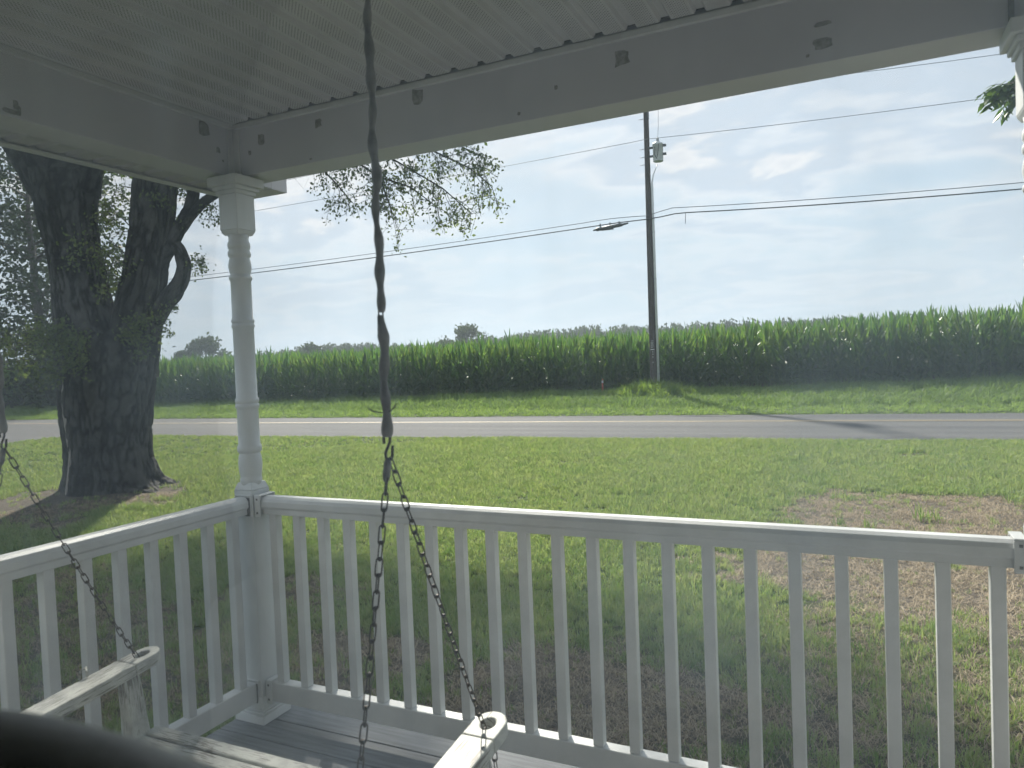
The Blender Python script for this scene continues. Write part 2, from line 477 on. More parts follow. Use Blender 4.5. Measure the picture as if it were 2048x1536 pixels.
class MB:
    """collects polygons, links them as one mesh object"""

    def __init__(s):
        s.v, s.f, s.sm, s.uv = [], [], [], {}

    def add(s, verts, faces, smooth=False):
        o = len(s.v)
        s.v += [tuple(map(float, p)) for p in verts]
        s.f += [tuple(i + o for i in f) for f in faces]
        s.sm += [smooth] * len(faces)
        return s

    def box(s, x0, x1, y0, y1, z0, z1):
        v = [(x, y, z) for z in (z0, z1) for y in (y0, y1) for x in (x0, x1)]
        return s.add(v, [(0, 2, 3, 1), (4, 5, 7, 6), (0, 1, 5, 4), (2, 6, 7, 3), (0, 4, 6, 2), (1, 3, 7, 5)])

    def prism(s, prof, axis, a, b, smooth=False):
        """closed profile (list of 2d points) extruded along an axis from a to b"""
        n = len(prof)

        def P(p, t):
            return {'x': (t, p[0], p[1]), 'y': (p[0], t, p[1]), 'z': (p[0], p[1], t)}[axis]
        v = [P(p, a) for p in prof] + [P(p, b) for p in prof]
        f = [(i, (i + 1) % n, n + (i + 1) % n, n + i) for i in range(n)]
        s.add(v, f, smooth)
        s.add([], [])
        o = len(s.v) - 2 * n
        s.f += [tuple(o + i for i in range(n - 1, -1, -1)), tuple(o + n + i for i in range(n))]
        s.sm += [False, False]
        return s

    def tube(s, pts, rad, n=8, caps=True, smooth=True):
        pts = [Vector(p) for p in pts]
        if not hasattr(rad, '__len__'):
            rad = [rad] * len(pts)
        o = len(s.v)
        up = None
        V = []
        for i, p in enumerate(pts):
            d = (pts[min(i + 1, len(pts) - 1)] - pts[max(i - 1, 0)])
            d = d.normalized() if d.length > 1e-9 else Vector((0, 0, 1))
            if up is None:
                a = Vector((0, 0, 1)) if abs(d.z) < 0.9 else Vector((1, 0, 0))
                up = d.cross(a).normalized()
            else:
                up = (up - d * up.dot(d))
                up = up.normalized() if up.length > 1e-6 else d.orthogonal().normalized()
            w = d.cross(up)
            for k in range(n):
                t = 2 * math.pi * k / n
                V.append(p + (up * math.cos(t) + w * math.sin(t)) * rad[i])
        f = []
        for i in range(len(pts) - 1):
            for k in range(n):
                f.append((i * n + k, i * n + (k + 1) % n, (i + 1) * n + (k + 1) % n, (i + 1) * n + k))
        s.add(V, f, smooth)
        if caps:
            L = len(pts) - 1
            s.f += [tuple(o + k for k in range(n - 1, -1, -1)), tuple(o + L * n + k for k in range(n))]
            s.sm += [False, False]
        return s

    def lathe(s, prof, cx, cy, n=24, smooth=True, sq=None):
        """prof: list of (radius, z); revolve round the z axis"""
        V = []
        for r, z in prof:
            for k in range(n):
                t = 2 * math.pi * k / n
                V.append((cx + r * math.cos(t), cy + r * math.sin(t), z))
        o = len(s.v)
        f = [(i * n + k, i * n + (k + 1) % n, (i + 1) * n + (k + 1) % n, (i + 1) * n + k) for i in range(len(prof) - 1) for k in range(n)]
        s.add(V, f, smooth)
        L = len(prof) - 1
        s.f += [tuple(o + k for k in range(n - 1, -1, -1)), tuple(o + L * n + k for k in range(n))]
        s.sm += [False, False]
        return s

    def build(s, name, mat, parent=None, loc=None, bevel=0.0, autosmooth=False, uv=None, segs=2):
        me = bpy.data.meshes.new(name)
        me.from_pydata(s.v, [], s.f)
        me.polygons.foreach_set('use_smooth', s.sm)
        for mm in (mat if isinstance(mat, (list, tuple)) else [mat]):
            me.materials.append(mm)
        if uv is not None:
            ul = me.uv_layers.new(name='UVMap')
            for lp in me.loops:
                co = me.vertices[lp.vertex_index].co
                ul.data[lp.index].uv = uv(co)
        me.update()
        o = bpy.data.objects.new(name, me)
        COL.objects.link(o)
        if parent:
            o.parent = parent
        if loc:
            o.location = loc
        if bevel:
            b = o.modifiers.new('bevel', 'BEVEL')
            b.width = bevel
            b.segments = segs
            b.limit_method = 'ANGLE'
        return o


def npmesh(name, V, faces, mat, smooth=False, parent=None, attrs=None, link=True):
    """faces: (n,k) int array with constant k, or list of such arrays"""
    me = bpy.data.meshes.new(name)
    if not isinstance(faces, list):
        faces = [faces]
    nl = sum(f.size for f in faces)
    npoly = sum(len(f) for f in faces)
    me.vertices.add(len(V))
    me.vertices.foreach_set('co', np.asarray(V, np.float32).ravel())
    me.loops.add(nl)
    me.loops.foreach_set('vertex_index', np.concatenate([f.ravel() for f in faces]).astype(np.int32))
    me.polygons.add(npoly)
    tot = np.concatenate([np.full(len(f), f.shape[1], np.int32) for f in faces])
    st = np.concatenate([[0], np.cumsum(tot)[:-1]]).astype(np.int32)
    me.polygons.foreach_set('loop_start', st)
    me.polygons.foreach_set('loop_total', tot)
    me.polygons.foreach_set('use_smooth', np.full(npoly, smooth))
    for k, a in (attrs or {}).items():
        at = me.attributes.new(k, 'FLOAT', 'POINT')
        at.data.foreach_set('value', np.asarray(a, np.float32))
    me.update(calc_edges=True)
    me.validate()
    for mm in (mat if isinstance(mat, (list, tuple)) else [mat]):
        me.materials.append(mm)
    o = bpy.data.objects.new(name, me)
    if link:
        COL.objects.link(o)
    if parent:
        o.parent = parent
    return o


def copy_to(o, parent=None, name=None):
    c = o.copy()
    COL.objects.link(c)
    c.parent = parent
    return c


def copy_tree(o, parent=None):
    c = copy_to(o, parent)
    for ch in list(o.children):
        copy_tree(ch, c)
    return c


def scatter(name, P, ROT, SCL, IDX, srcs, label=None, kind='stuff', parent=None):
    """one object: geometry-node instances of the source meshes on the given points"""
    me = bpy.data.meshes.new(name)
    n = len(P)
    me.vertices.add(n)
    me.vertices.foreach_set('co', np.asarray(P, np.float32).ravel())
    a = me.attributes.new('rot', 'FLOAT_VECTOR', 'POINT')
    a.data.foreach_set('vector', np.asarray(ROT, np.float32).ravel())
    a = me.attributes.new('scl', 'FLOAT_VECTOR', 'POINT')
    S = np.asarray(SCL, np.float32)
    if S.ndim == 1:
        S = np.repeat(S[:, None], 3, 1)
    a.data.foreach_set('vector', np.ascontiguousarray(S).ravel())
    a = me.attributes.new('idx', 'INT', 'POINT')
    a.data.foreach_set('value', np.asarray(IDX, np.int32))
    me.update()
    o = bpy.data.objects.new(name, me)
    COL.objects.link(o)
    if parent:
        o.parent = parent
    if kind:
        o['kind'] = kind
    if label:
        o['label'] = label
    g = bpy.data.node_groups.new(name + '_nodes', 'GeometryNodeTree')
    g.interface.new_socket('Geometry', in_out='INPUT', socket_type='NodeSocketGeometry')
    g.interface.new_socket('Geometry', in_out='OUTPUT', socket_type='NodeSocketGeometry')
    gi = g.nodes.new('NodeGroupInput')
    go = g.nodes.new('NodeGroupOutput')
    jn = g.nodes.new('GeometryNodeJoinGeometry')

    def named(nm, ty):
        q = g.nodes.new('GeometryNodeInputNamedAttribute')
        q.data_type = ty
        q.inputs['Name'].default_value = nm
        return q
    ar, asc, ai = named('rot', 'FLOAT_VECTOR'), named('scl', 'FLOAT_VECTOR'), named('idx', 'INT')
    for k, src in enumerate(srcs):
        oi = g.nodes.new('GeometryNodeObjectInfo')
        oi.inputs['Object'].default_value = src
        oi.transform_space = 'ORIGINAL'
        oi.inputs['As Instance'].default_value = True
        cp = g.nodes.new('FunctionNodeCompare')
        cp.data_type = 'INT'
        cp.operation = 'EQUAL'
        g.links.new(ai.outputs['Attribute'], cp.inputs[2])
        cp.inputs[3].default_value = k
        ip = g.nodes.new('GeometryNodeInstanceOnPoints')
        g.links.new(gi.outputs[0], ip.inputs['Points'])
        g.links.new(cp.outputs[0], ip.inputs['Selection'])
        g.links.new(oi.outputs['Geometry'], ip.inputs['Instance'])
        g.links.new(ar.outputs['Attribute'], ip.inputs['Rotation'])
        g.links.new(asc.outputs['Attribute'], ip.inputs['Scale'])
        g.links.new(ip.outputs[0], jn.inputs[0])
    g.links.new(jn.outputs[0], go.inputs[0])
    md = o.modifiers.new('scatter', 'NODES')
    md.node_group = g
    return o


def sstep(a, b, x):
    t = np.clip((np.asarray(x, float) - a) / (b - a), 0, 1)
    return t * t * (3 - 2 * t)


# ------------------------------------------------------------------ ground
LAWN = -0.55


def road_near(x):
    return 14.75 + 0.035 * np.asarray(x, float)


def road_far(x):
    return 21.25 + 0.035 * np.asarray(x, float)


def field_edge(x):
    return 29.9 + 0.075 * np.minimum(np.asarray(x, float), 8)


def field_z(x):
    return -0.50 + 0.20 * sstep(-32, -8, x) + 0.14 * sstep(-6, 10, x)


def drive_edge(y):
    return np.interp(y, [4, 8, 10.2, 11.2, 12.2, 13.2, 13.9, 14.3], [-21.1, -21.2, -21.5, -21.9, -22.2, -22.15, -21.6, -21.0])


def gz(x, y):
    x, y = np.asarray(x, float), np.asarray(y, float)
    z = LAWN + 0.05 * (fbm(x * 0.35, y * 0.35, 3, 5) - 0.5) * sstep(-1, 2, y)
    d = np.hypot(x + 9.1, (y - 5.9))
    z = z + 0.12 * np.exp(-(d / 1.9) ** 2)                       # soil heaped round the old tree
    inroad = sstep(-0.5, 0.1, y - road_near(x)) * sstep(-0.5, 0.1, road_far(x) - y)
    z = z - 0.05 * inroad
    t = sstep(0.3, 1.0, (y - road_far(x)) / np.maximum(field_edge(x) - road_far(x), 1))
    z = np.where(y > road_far(x), LAWN + (field_z(x) - LAWN) * t + 0.05 * (fbm(x * 0.5, y * 0.5, 3, 9) - 0.5) * t, z)
    z = z + 0.16 * np.exp(-(((x + 5.8) / 1.8) ** 2 + ((y - 28.2) / 1.3) ** 2))
    dr = sstep(0.0, -0.35, x - drive_edge(y)) * sstep(15, 13.8, y)
    z = z - 0.04 * dr
    return z


def bare(x, y):
    x, y = np.asarray(x, float), np.asarray(y, float)
    w = fbm(x * 1.1, y * 1.1, 4, 31) - 0.5
    w2 = fbm(x * 4.0, y * 4.0, 3, 77) - 0.5

    def ell(cx, cy, rx, ry, k=1.0):
        d = np.sqrt(((x - cx) / rx) ** 2 + ((y - cy) / ry) ** 2)
        return k * sstep(1.25, 0.70, d + w * 1.5 + w2 * 1.1)
    b = ell(3.25, 6.6, 1.75, 2.2)
    b = np.maximum(b, ell(2.2, 5.0, 1.1, 0.9))
    b = np.maximum(b, ell(5.2, 5.9, 1.6, 2.4))
    b = np.maximum(b, ell(3.3, 4.6, 1.0, 0.9))
    b = np.maximum(b, ell(0.55, 1.5, 1.25, 0.85))
    b = np.maximum(b, ell(3.0, 2.4, 1.5, 1.5, 0.62))
    b = np.maximum(b, ell(1.6, 1.0, 1.0, 0.7, 0.6))
    b = np.maximum(b, ell(-8.9, 5.2, 1.7, 1.5))
    b = np.maximum(b, ell(-9.6, 4.3, 1.6, 1.0))
    b = np.maximum(b, ell(-4.2, 1.4, 2.6, 1.1, 0.72))
    b = np.maximum(b, ell(-1.9, 0.9, 1.3, 0.7, 0.6))
    b = np.maximum(b, ell(-2.4, 2.6, 0.8, 0.4, 0.8))
    b = np.maximum(b, ell(-2.9, 10.6, 1.0, 0.35, 0.55))
    b = np.maximum(b, ell(3.1, 12.4, 0.35, 0.3, 0.8))
    b = np.maximum(b, 0.95 * sstep(0.35, 0.0, y) * sstep(-1.2, -0.2, x))
    b = np.maximum(b, sstep(-0.2, 0.4, y - field_edge(x)))
    return np.clip(b, 0, 1)


xs = np.unique(np.concatenate([np.arange(-13, 8.01, 0.12), np.arange(-45, -13, 0.6), np.arange(8, 30, 0.6), np.array([-600, -400, -250, -150, -100, -70, -55, 40, 60, 100, 160, 260, 420, 600])]))
ys = np.unique(np.concatenate([np.arange(-1, 13.01, 0.12), np.arange(13, 33, 0.25), np.arange(34, 60, 2), np.array([-60, -30, -15, -8, -4, 80, 120, 180, 260, 360, 500, 700, 1000])]))
GX, GY = np.meshgrid(xs, ys)
GZ = gz(GX, GY)
GZ = np.where((GY < -0.6) & (GX > -0.3), LAWN - 0.05, GZ)
ny, nx = GX.shape
I = (np.arange(ny - 1)[:, None] * nx + np.arange(nx - 1)[None, :]).ravel()
ground = npmesh('ground', np.stack([GX, GY, GZ], -1).reshape(-1, 3), np.stack([I, I + 1, I + nx + 1, I + nx], -1), MAT['ground'], True,
                attrs={'bare': bare(GX, GY).ravel()})
tag(ground, 'mown lawn running from the porch to the road, with bare brown patches', kind='structure')

# road
rx = np.arange(-140, 120.1, 2.0)
NV = 9
V = []
for x in rx:
    a, b = float(road_near(x)), float(road_far(x))
    for k in range(NV):
        t = k / (NV - 1)
        V.append((x, a + (b - a) * t, LAWN - 0.012 + 0.05 * (1 - (2 * t - 1) ** 2)))
I = (np.arange(len(rx) - 1)[:, None] * NV + np.arange(NV - 1)[None, :]).ravel()
road = npmesh('road', np.array(V), np.stack([I, I + NV, I + NV + 1, I + 1], -1), MAT['asphalt'], True)
tag(road, 'two lane grey asphalt road in front of the corn field', kind='structure')
mb = MB()
for off in (-0.10, 0.10):
    vv, ff = [], []
    for i, x in enumerate(rx):
        yc = 18.62 + 0.035 * x + off
        t = (yc - 14.75 - 0.035 * x) / 6.5
        z = LAWN - 0.012 + 0.05 * (1 - (2 * t - 1) ** 2) + 0.005
        vv += [(x, yc - 0.045, z), (x, yc + 0.045, z)]
    ff = [(2 * i, 2 * i + 2, 2 * i + 3, 2 * i + 1) for i in range(len(rx) - 1)]
    mb.add(vv, ff)
cl_ = mb.build('centre_line', MAT['yellow'], road)

mb = MB()
out = [(-21.0, 14.3), (-21.6, 13.9), (-22.15, 13.2), (-22.2, 12.2), (-21.9, 11.2), (-21.5, 10.2), (-21.2, 8), (-21.1, 4), (-21.1, -6), (-25, -6), (-25.2, 6), (-25.8, 11), (-27, 13.2), (-29, 14.1)]
mb.add([(x, y, LAWN - 0.012) for x, y in out], [tuple(range(len(out) - 1, -1, -1))])
dw = mb.build('driveway', MAT['asphalt'])
tag(dw, 'grey driveway joining the road beyond the big tree', kind='structure')


# ------------------------------------------------------------------ grass
def tuft_src(name, nb, h, spread, width, mat, lean=0.5, flat=False, seed=0):
    rg = np.random.default_rng(seed)
    V, T, Q = [], [], []
    for b in range(nb):
        a = rg.uniform(0, 2 * np.pi)
        r = spread * math.sqrt(rg.uniform(0, 1))
        p = np.array([r * math.cos(a), r * math.sin(a), -0.006])
        d = rg.uniform(0, 2 * np.pi)
        dirv = np.array([math.cos(d), math.sin(d), 0])
        side = np.array([-math.sin(d), math.cos(d), 0])
        hh = h * rg.uniform(0.55, 1.15)
        ln = hh * lean * rg.uniform(0.2, 1.4)
        o = len(V)
        if flat:
            z0 = rg.uniform(0.002, 0.02)
            p2 = p + dirv * hh * 0.5 + np.array([0, 0, z0 + rg.uniform(0, 0.02)])
            p3 = p + dirv * hh + np.array([0, 0, rg.uniform(0.0, 0.02)])
        else:
            p2 = p + dirv * ln * 0.35 + np.array([0, 0, hh * 0.6])
            p3 = p + dirv * ln + np.array([0, 0, hh])
        w = width * rg.uniform(0.7, 1.3)
        V += [p - side * w * 0.5, p + side * w * 0.5, p2 + side * w * 0.4, p2 - side * w * 0.4, p3]
        Q.append((o, o + 1, o + 2, o + 3))
        T.append((o + 3, o + 2, o + 4))
    return npmesh(name, np.array(V), [np.array(Q), np.array(T)], mat, True, link=False)


GS = [tuft_src('grass_source', 16, 0.060, 0.045, 0.0055, MAT['grass'], 0.7, seed=i) for i in range(5)]
GS += [tuft_src('grass_source', 12, 0.085, 0.04, 0.006, MAT['grass'], 0.9, seed=20 + i) for i in range(2)]
SS = [tuft_src('straw_source', 14, 0.10, 0.07, 0.0035, MAT['straw'], 0.8, True, seed=40 + i) for i in range(4)]
BS = [tuft_src('bank_source', 16, 0.17, 0.12, 0.013, MAT['bank'], 0.7, seed=60 + i) for i in range(4)]
BS += [tuft_src('bank_source', 16, 0.20, 0.12, 0.015, MAT['bank2'], 0.9, seed=70 + i) for i in range(4)]
WS = [tuft_src('weed_source', 14, 0.33, 0.16, 0.024, MAT['weed'], 0.9, seed=80 + i) for i in range(3)]


def wedge(n, d0, d1, a0=-74, a1=24):
    """random points round the camera between two distances, over the view plus margins"""
    az = np.radians(RNG.uniform(a0, a1, n))
    d = np.sqrt(RNG.uniform(d0 ** 2, d1 ** 2, n))
    return CAM.x + d * np.sin(az), CAM.y + d * np.cos(az), d


def area(d0, d1, a0=-74, a1=24):
    return math.radians(a1 - a0) / 2 * (d1 ** 2 - d0 ** 2)


PX, PY, PD = [], [], []
for d0, d1, den in ((2.3, 6, 760), (6, 9, 560), (9, 13, 380), (13, 18.5, 250), (18.5, 32, 70)):
    x, y, d = wedge(int(area(d0, d1) * den), d0, d1)
    PX.append(x); PY.append(y); PD.append(d)
PX, PY, PD = map(np.concatenate, (PX, PY, PD))
BR = bare(PX, PY)
pm = fbm(PX * 0.7, PY * 0.7, 3, 3)
trunk_d = np.hypot((PX + 9.15) / 1.0, (PY - 5.9) / 0.8)
drive = (PX < drive_edge(PY) + 0.04) & (PY > -6)
keep = (PY < road_near(PX) + 0.05 + 0.10 * (RNG.random(len(PX)) - 0.5)) & ~((PX > -0.12) & (PY < 0.16)) & (RNG.random(len(PX)) > BR * 0.93) & (trunk_d > 0.95) & ~drive
gx, gy, gd = PX[keep], PY[keep], PD[keep]
sc = (0.55 + 0.75 * RNG.random(len(gx))) * (0.55 + 1.0 * fbm(gx * 2.1, gy * 2.1, 3, 45)) * (0.85 + 0.4 * pm[keep]) * np.clip(gd / 9, 1, 1.6) ** 0.8 * (1 - 0.35 * BR[keep])
P = np.stack([gx, gy, gz(gx, gy)], -1)
n = len(gx)
ROT = np.stack([RNG.normal(0, 0.12, n), RNG.normal(0, 0.12, n), RNG.uniform(0, 6.28, n)], -1)
SX = np.stack([sc, sc, np.minimum(sc, 1.25)], -1)
grass = scatter('grass', P, ROT, SX, RNG.integers(0, 7, n), GS, 'short mown green grass of the front lawn')

n = len(PX)
ks = (PY < 13) & ~((PX > -0.12) & (PY < 0.16)) & (RNG.random(n) < (0.03 + 0.55 * BR)) & (PD < 13) & (trunk_d > 0.9)
gx, gy = PX[ks], PY[ks]
n = len(gx)
straw = scatter('dry_grass', np.stack([gx, gy, gz(gx, gy)], -1), np.stack([RNG.normal(0, 0.1, n), RNG.normal(0, 0.1, n), RNG.uniform(0, 6.28, n)], -1),
                RNG.uniform(0.55, 1.35, n), RNG.integers(0, 4, n), SS, 'dry straw lying on the bare brown patches of the lawn')

# bank beyond the road
n = 26000
bx = RNG.uniform(-75, 30, n)
by = road_far(bx) - 0.1 + RNG.random(n) * (field_edge(bx) + 0.5 - road_far(bx) + 0.1)
t = (by - road_far(bx)) / (field_edge(bx) - road_far(bx))
lush = sstep(0.28, 0.5, t + 0.25 * (fbm(bx * 0.4, by * 0.4, 3, 17) - 0.5))
sz = 0.42 + 0.55 * lush + 0.25 * RNG.random(n)
sz = sz * (0.7 + 0.7 * fbm(bx * 0.9, by * 0.9, 3, 23) * (1 + 0.5 * (t > 0.8)))
bank = scatter('verge_grass', np.stack([bx, by, gz(bx, by)], -1), np.stack([RNG.normal(0, 0.15, n), RNG.normal(0, 0.15, n), RNG.uniform(0, 6.28, n)], -1),
               np.stack([sz * 1.25 + 0.25, sz * 1.25 + 0.25, sz], -1), RNG.integers(0, 4, n) + 4 * (RNG.random(n) < 0.12 + 0.75 * lush), BS, 'bright green grass verge between road and corn field')
# weeds round the pole
n = 420
wx = -5.7 + RNG.normal(0, 1.5, n)
wy = 27.9 + RNG.normal(0, 0.6, n)
k = np.hypot(wx + 5.8, wy - 29) > 0.22
wx, wy = wx[k], wy[k]
n = len(wx)
hh = np.exp(-((wx + 5.6) / 1.6) ** 2)
weeds = scatter('weeds', np.stack([wx, wy, gz(wx, wy)], -1), np.stack([RNG.normal(0, 0.2, n), RNG.normal(0, 0.2, n), RNG.uniform(0, 6.28, n)], -1),
                0.7 + 0.9 * hh * RNG.uniform(0.6, 1.2, n), RNG.integers(0, 3, n), WS, 'tall leafy weeds round the foot of the utility pole')

# single grass clumps standing on the bare patch
for (x, y, s, lab) in ((2.95, 7.05, 1.9, 'tall green grass clump alone in the middle of the bare patch'),
                       (2.05, 6.55, 1.0, 'low yellowish grass clump just behind the front railing, left one of two'),
                       (2.35, 6.50, 1.1, 'low yellowish grass clump just behind the front railing, right one of two')):
    o = tuft_src('grass_clump', 34, 0.11, 0.07, 0.007, MAT['weed'] if s < 1.5 else MAT['grass'], 0.8, seed=int(100 * x))
    COL.objects.link(o)
    o.location = (x, y, float(gz(x, y)))
    o.scale = (s * 1.1, s * 1.1, s)
    tag(o, lab, 'grass clump', 'grass clumps on the bare patch')


# ------------------------------------------------------------------ corn
def corn_src(name, seed, link=False):
    rg = np.random.default_rng(seed)
    V, Q, MI = [], [], []
    H = 2.08
    # stalk
    n = 5
    lev = np.linspace(0, H, 6)
    o = 0
    wob = rg.normal(0, 0.012, (6, 2))
    for i, z in enumerate(lev):
        r = 0.015 * (1 - 0.55 * i / 5)
        for k in range(n):
            a = 2 * np.pi * k / n
            V.append((wob[i, 0] + r * math.cos(a), wob[i, 1] + r * math.sin(a), z))
    for i in range(5):
        for k in range(n):
            Q.append((i * n + k, i * n + (k + 1) % n, (i + 1) * n + (k + 1) % n, (i + 1) * n + k)); MI.append(0)
    # leaves, alternate on two sides
    base = rg.uniform(0, np.pi)
    for j in range(14):
        z0 = 0.22 + (H - 0.28) * (j / 13) ** 0.92
        az = base + (j % 2) * np.pi + rg.normal(0, 0.45)
        L = (0.60 + 0.38 * math.sin(math.pi * (j + 1) / 15)) * rg.uniform(0.85, 1.15)
        up = 0.62 + 0.82 * (j / 13) ** 0.9 + rg.normal(0, 0.08)        # steeper near the top
        droop = (1.9 - 1.72 * (j / 13) ** 0.8) * rg.uniform(0.6, 1.25)
        d = np.array([math.cos(az), math.sin(az)])
        sd = np.array([-math.sin(az), math.cos(az)])
        S = 7
        p = np.array([0, 0, z0], float)
        o = len(V)
        tw = rg.normal(0, 0.35)
        for s_ in range(S):
            u = s_ / (S - 1)
            ang = up - droop * u ** 1.5
            w = (0.046 if j < 10 else 0.036) * (math.sin(math.pi * min(0.98, 0.12 + 0.86 * u)) ** 0.7) * 1.0
            rl = tw * u
            sv = np.array([sd[0] * math.cos(rl), sd[1] * math.cos(rl), math.sin(rl)])
            V.append(tuple(p - sv * w + np.array([0, 0, 0.012 * (1 - u)])))
            V.append(tuple(p + sv * w + np.array([0, 0, 0.012 * (1 - u)])))
            st = L / (S - 1)
            p = p + np.array([d[0] * math.cos(ang) * st, d[1] * math.cos(ang) * st, math.sin(ang) * st])
        for s_ in range(S - 1):
            a = o + 2 * s_
            Q.append((a, a + 1, a + 3, a + 2)); MI.append(0)
    # tassel
    for j in range(5):
        az = rg.uniform(0, 6.28)
        ln = 0 if j == 0 else rg.uniform(0.04, 0.12)
        L = 0.30 if j == 0 else rg.uniform(0.14, 0.24)
        z0 = H - 0.02
        o = len(V)
        d = np.array([math.cos(az), math.sin(az)])
        sd = np.array([-math.sin(az), math.cos(az)]) * 0.004
        e = (d[0] * ln, d[1] * ln, z0 + L)
        V += [(-sd[0], -sd[1], z0), (sd[0], sd[1], z0), (e[0] + sd[0], e[1] + sd[1], e[2]), (e[0] - sd[0], e[1] - sd[1], e[2])]
        Q.append((o, o + 1, o + 2, o + 3)); MI.append(1)
    o = npmesh(name, np.array(V), np.array(Q), [MAT['corn'], MAT['tassel']], True, link=link)
    o.data.polygons.foreach_set('material_index', np.array(MI, np.int32))
    return o


CS = [corn_src('corn_plant', 200 + i, link=False) for i in range(6)]
# the front row, plant by plant
xc = -37.0
k = 0
while k < 300:
    x = xc + random.uniform(-0.03, 0.03)
    y = float(field_edge(x)) + 0.35 + random.uniform(-0.08, 0.08)
    src = CS[k % 6]
    o = bpy.data.objects.new('corn_plant', src.data)
    COL.objects.link(o)
    s = random.uniform(0.97, 1.16)
    o.location = (x, y, float(gz(x, y)) - 0.02)
    o.rotation_euler = (random.gauss(0, 0.03), random.gauss(0, 0.03), random.uniform(0, 6.28))
    o.scale = (s, s, s * random.uniform(0.95, 1.05))
    tag(o, 'tall green corn plant in the front row along the field edge', 'corn plant', 'corn plants in the front row of the field')
    xc += 0.17
    k += 1
cxs, cys = [], []
for row in range(0, 30):
    x = np.arange(-85, 42, 0.19 if row < 12 else 0.26) + RNG.uniform(-0.05, 0.05)
    x = x + RNG.uniform(-0.04, 0.04, len(x))
    y = field_edge(x) + 0.35 + 0.72 * row + RNG.uniform(-0.07, 0.07, len(x))
    if row == 0:
        q = (x < -37.1) | (x > -37 + 0.17 * 300)
        x, y = x[q], y[q]
    cxs.append(x); cys.append(y)
for row in range(30, 170):                                              # far rows, thinned out
    x = np.arange(-60 - row * 1.3, 60 + row * 0.4, 1.0) + RNG.uniform(-0.4, 0.4)
    y = field_edge(x) + 0.35 + 0.72 * row + RNG.uniform(-0.3, 0.3, len(x))
    cxs.append(x); cys.append(y)
cxs, cys = np.concatenate(cxs), np.concatenate(cys)
n = len(cxs)
s = RNG.uniform(0.95, 1.15, n) * (0.96 + 0.08 * fbm(cxs * 0.15, cys * 0.15, 2, 55))
corn = scatter('corn_field', np.stack([cxs, cys, gz(cxs, cys) - 0.02], -1), np.stack([RNG.normal(0, 0.03, n), RNG.normal(0, 0.03, n), RNG.uniform(0, 6.28, n)], -1),
               s, RNG.integers(0, 6, n), CS, 'dense green corn field behind the front row of plants')


# ------------------------------------------------------------------ trees
def leaf_quads(centers, size, rg, flat=0.0, elong=1.7, drop=0.0):
    """diamond leaf of 4 corners at each centre with random orientation"""
    n = len(centers)
    a = rg.normal(0, 1, (n, 3))
    a[:, 2] -= drop
    a /= np.linalg.norm(a, axis=1, keepdims=True)
    b = rg.normal(0, 1, (n, 3))
    b -= a * (a * b).sum(1, keepdims=True)
    b /= np.linalg.norm(b, axis=1, keepdims=True)
    s = size * rg.uniform(0.6, 1.3, (n, 1))
    c = np.asarray(centers)
    V = np.stack([c - a * s * 0.5 * elong, c + b * s * 0.5 + a * s * 0.1, c + a * s * 0.5 * elong, c - b * s * 0.5 + a * s * 0.1], 1).reshape(-1, 3)
    Fq = np.arange(4 * n).reshape(n, 4)
    return V, Fq


def grow(mb, leaves, p, d, L, r, level, rg, lev_max, grav=0.0, nchild=4, leafn=10, leafr=0.25, seg=5, wig=0.25, zmin=None):
    """a branch of a few bent segments, its children, and leaf points round the last twigs"""
    pts, rad = [p.copy()], [r]
    q, dd = p.copy(), d.copy()
    for i in range(seg):
        dd = dd + rg.normal(0, wig, 3) * 0.5
        dd[2] -= grav * (i + 1) / seg
        if zmin is not None and q[2] + dd[2] * L / seg < zmin:
            dd[2] = abs(dd[2])
        dd /= np.linalg.norm(dd)
        q = q + dd * L / seg
        pts.append(q.copy())
        rad.append(max(0.003, r * (1 - 0.75 * (i + 1) / seg)))
    mb.tube(pts, rad, 7 if level == 0 else (5 if level == 1 else 4), caps=False)
    if level == lev_max:
        for i in range(1, len(pts)):
            m = max(1, int(leafn / seg))
            leaves.append(pts[i] + rg.normal(0, leafr, (m, 3)))
        return
    for c in range(nchild):
        u = rg.uniform(0.35, 1.0)
        i = min(seg - 1, int(u * seg))
        pp = pts[i] + (pts[i + 1] - pts[i]) * (u * seg - i)
        nd_ = dd * 0.6 + rg.normal(0, 0.75, 3)
        nd_ /= np.linalg.norm(nd_)
        grow(mb, leaves, pp, nd_, L * rg.uniform(0.45, 0.7), max(0.004, rad[i] * 0.6), level + 1, rg, lev_max, grav, nchild, leafn, leafr, max(3, seg - 1), wig, zmin)


# --- the big old maple
maple = empty('maple_tree', (-9.15, 5.9, LAWN))
tag(maple, 'huge old maple with dark furrowed double trunk on the lawn beside the porch', 'tree')
M0 = np.array([-9.15, 5.9, LAWN])


def ridges(th, z, R0):
    """furrowed bark height 0..1 from angle and height"""
    a = th * R0
    w = 0.10 * (fbm(a * 2, z * 1.2, 3, 91) - 0.5)
    v1 = np.abs(fbm((a + w) * 12, z * 3.4, 3, 92) * 2 - 1)
    v2 = np.abs(fbm((a + w) * 9 + 40, z * 5.5, 3, 93) * 2 - 1)
    return np.clip(0.75 * np.minimum(1, v1 * 3.0) + 0.25 * np.minimum(1, v2 * 3), 0, 1)


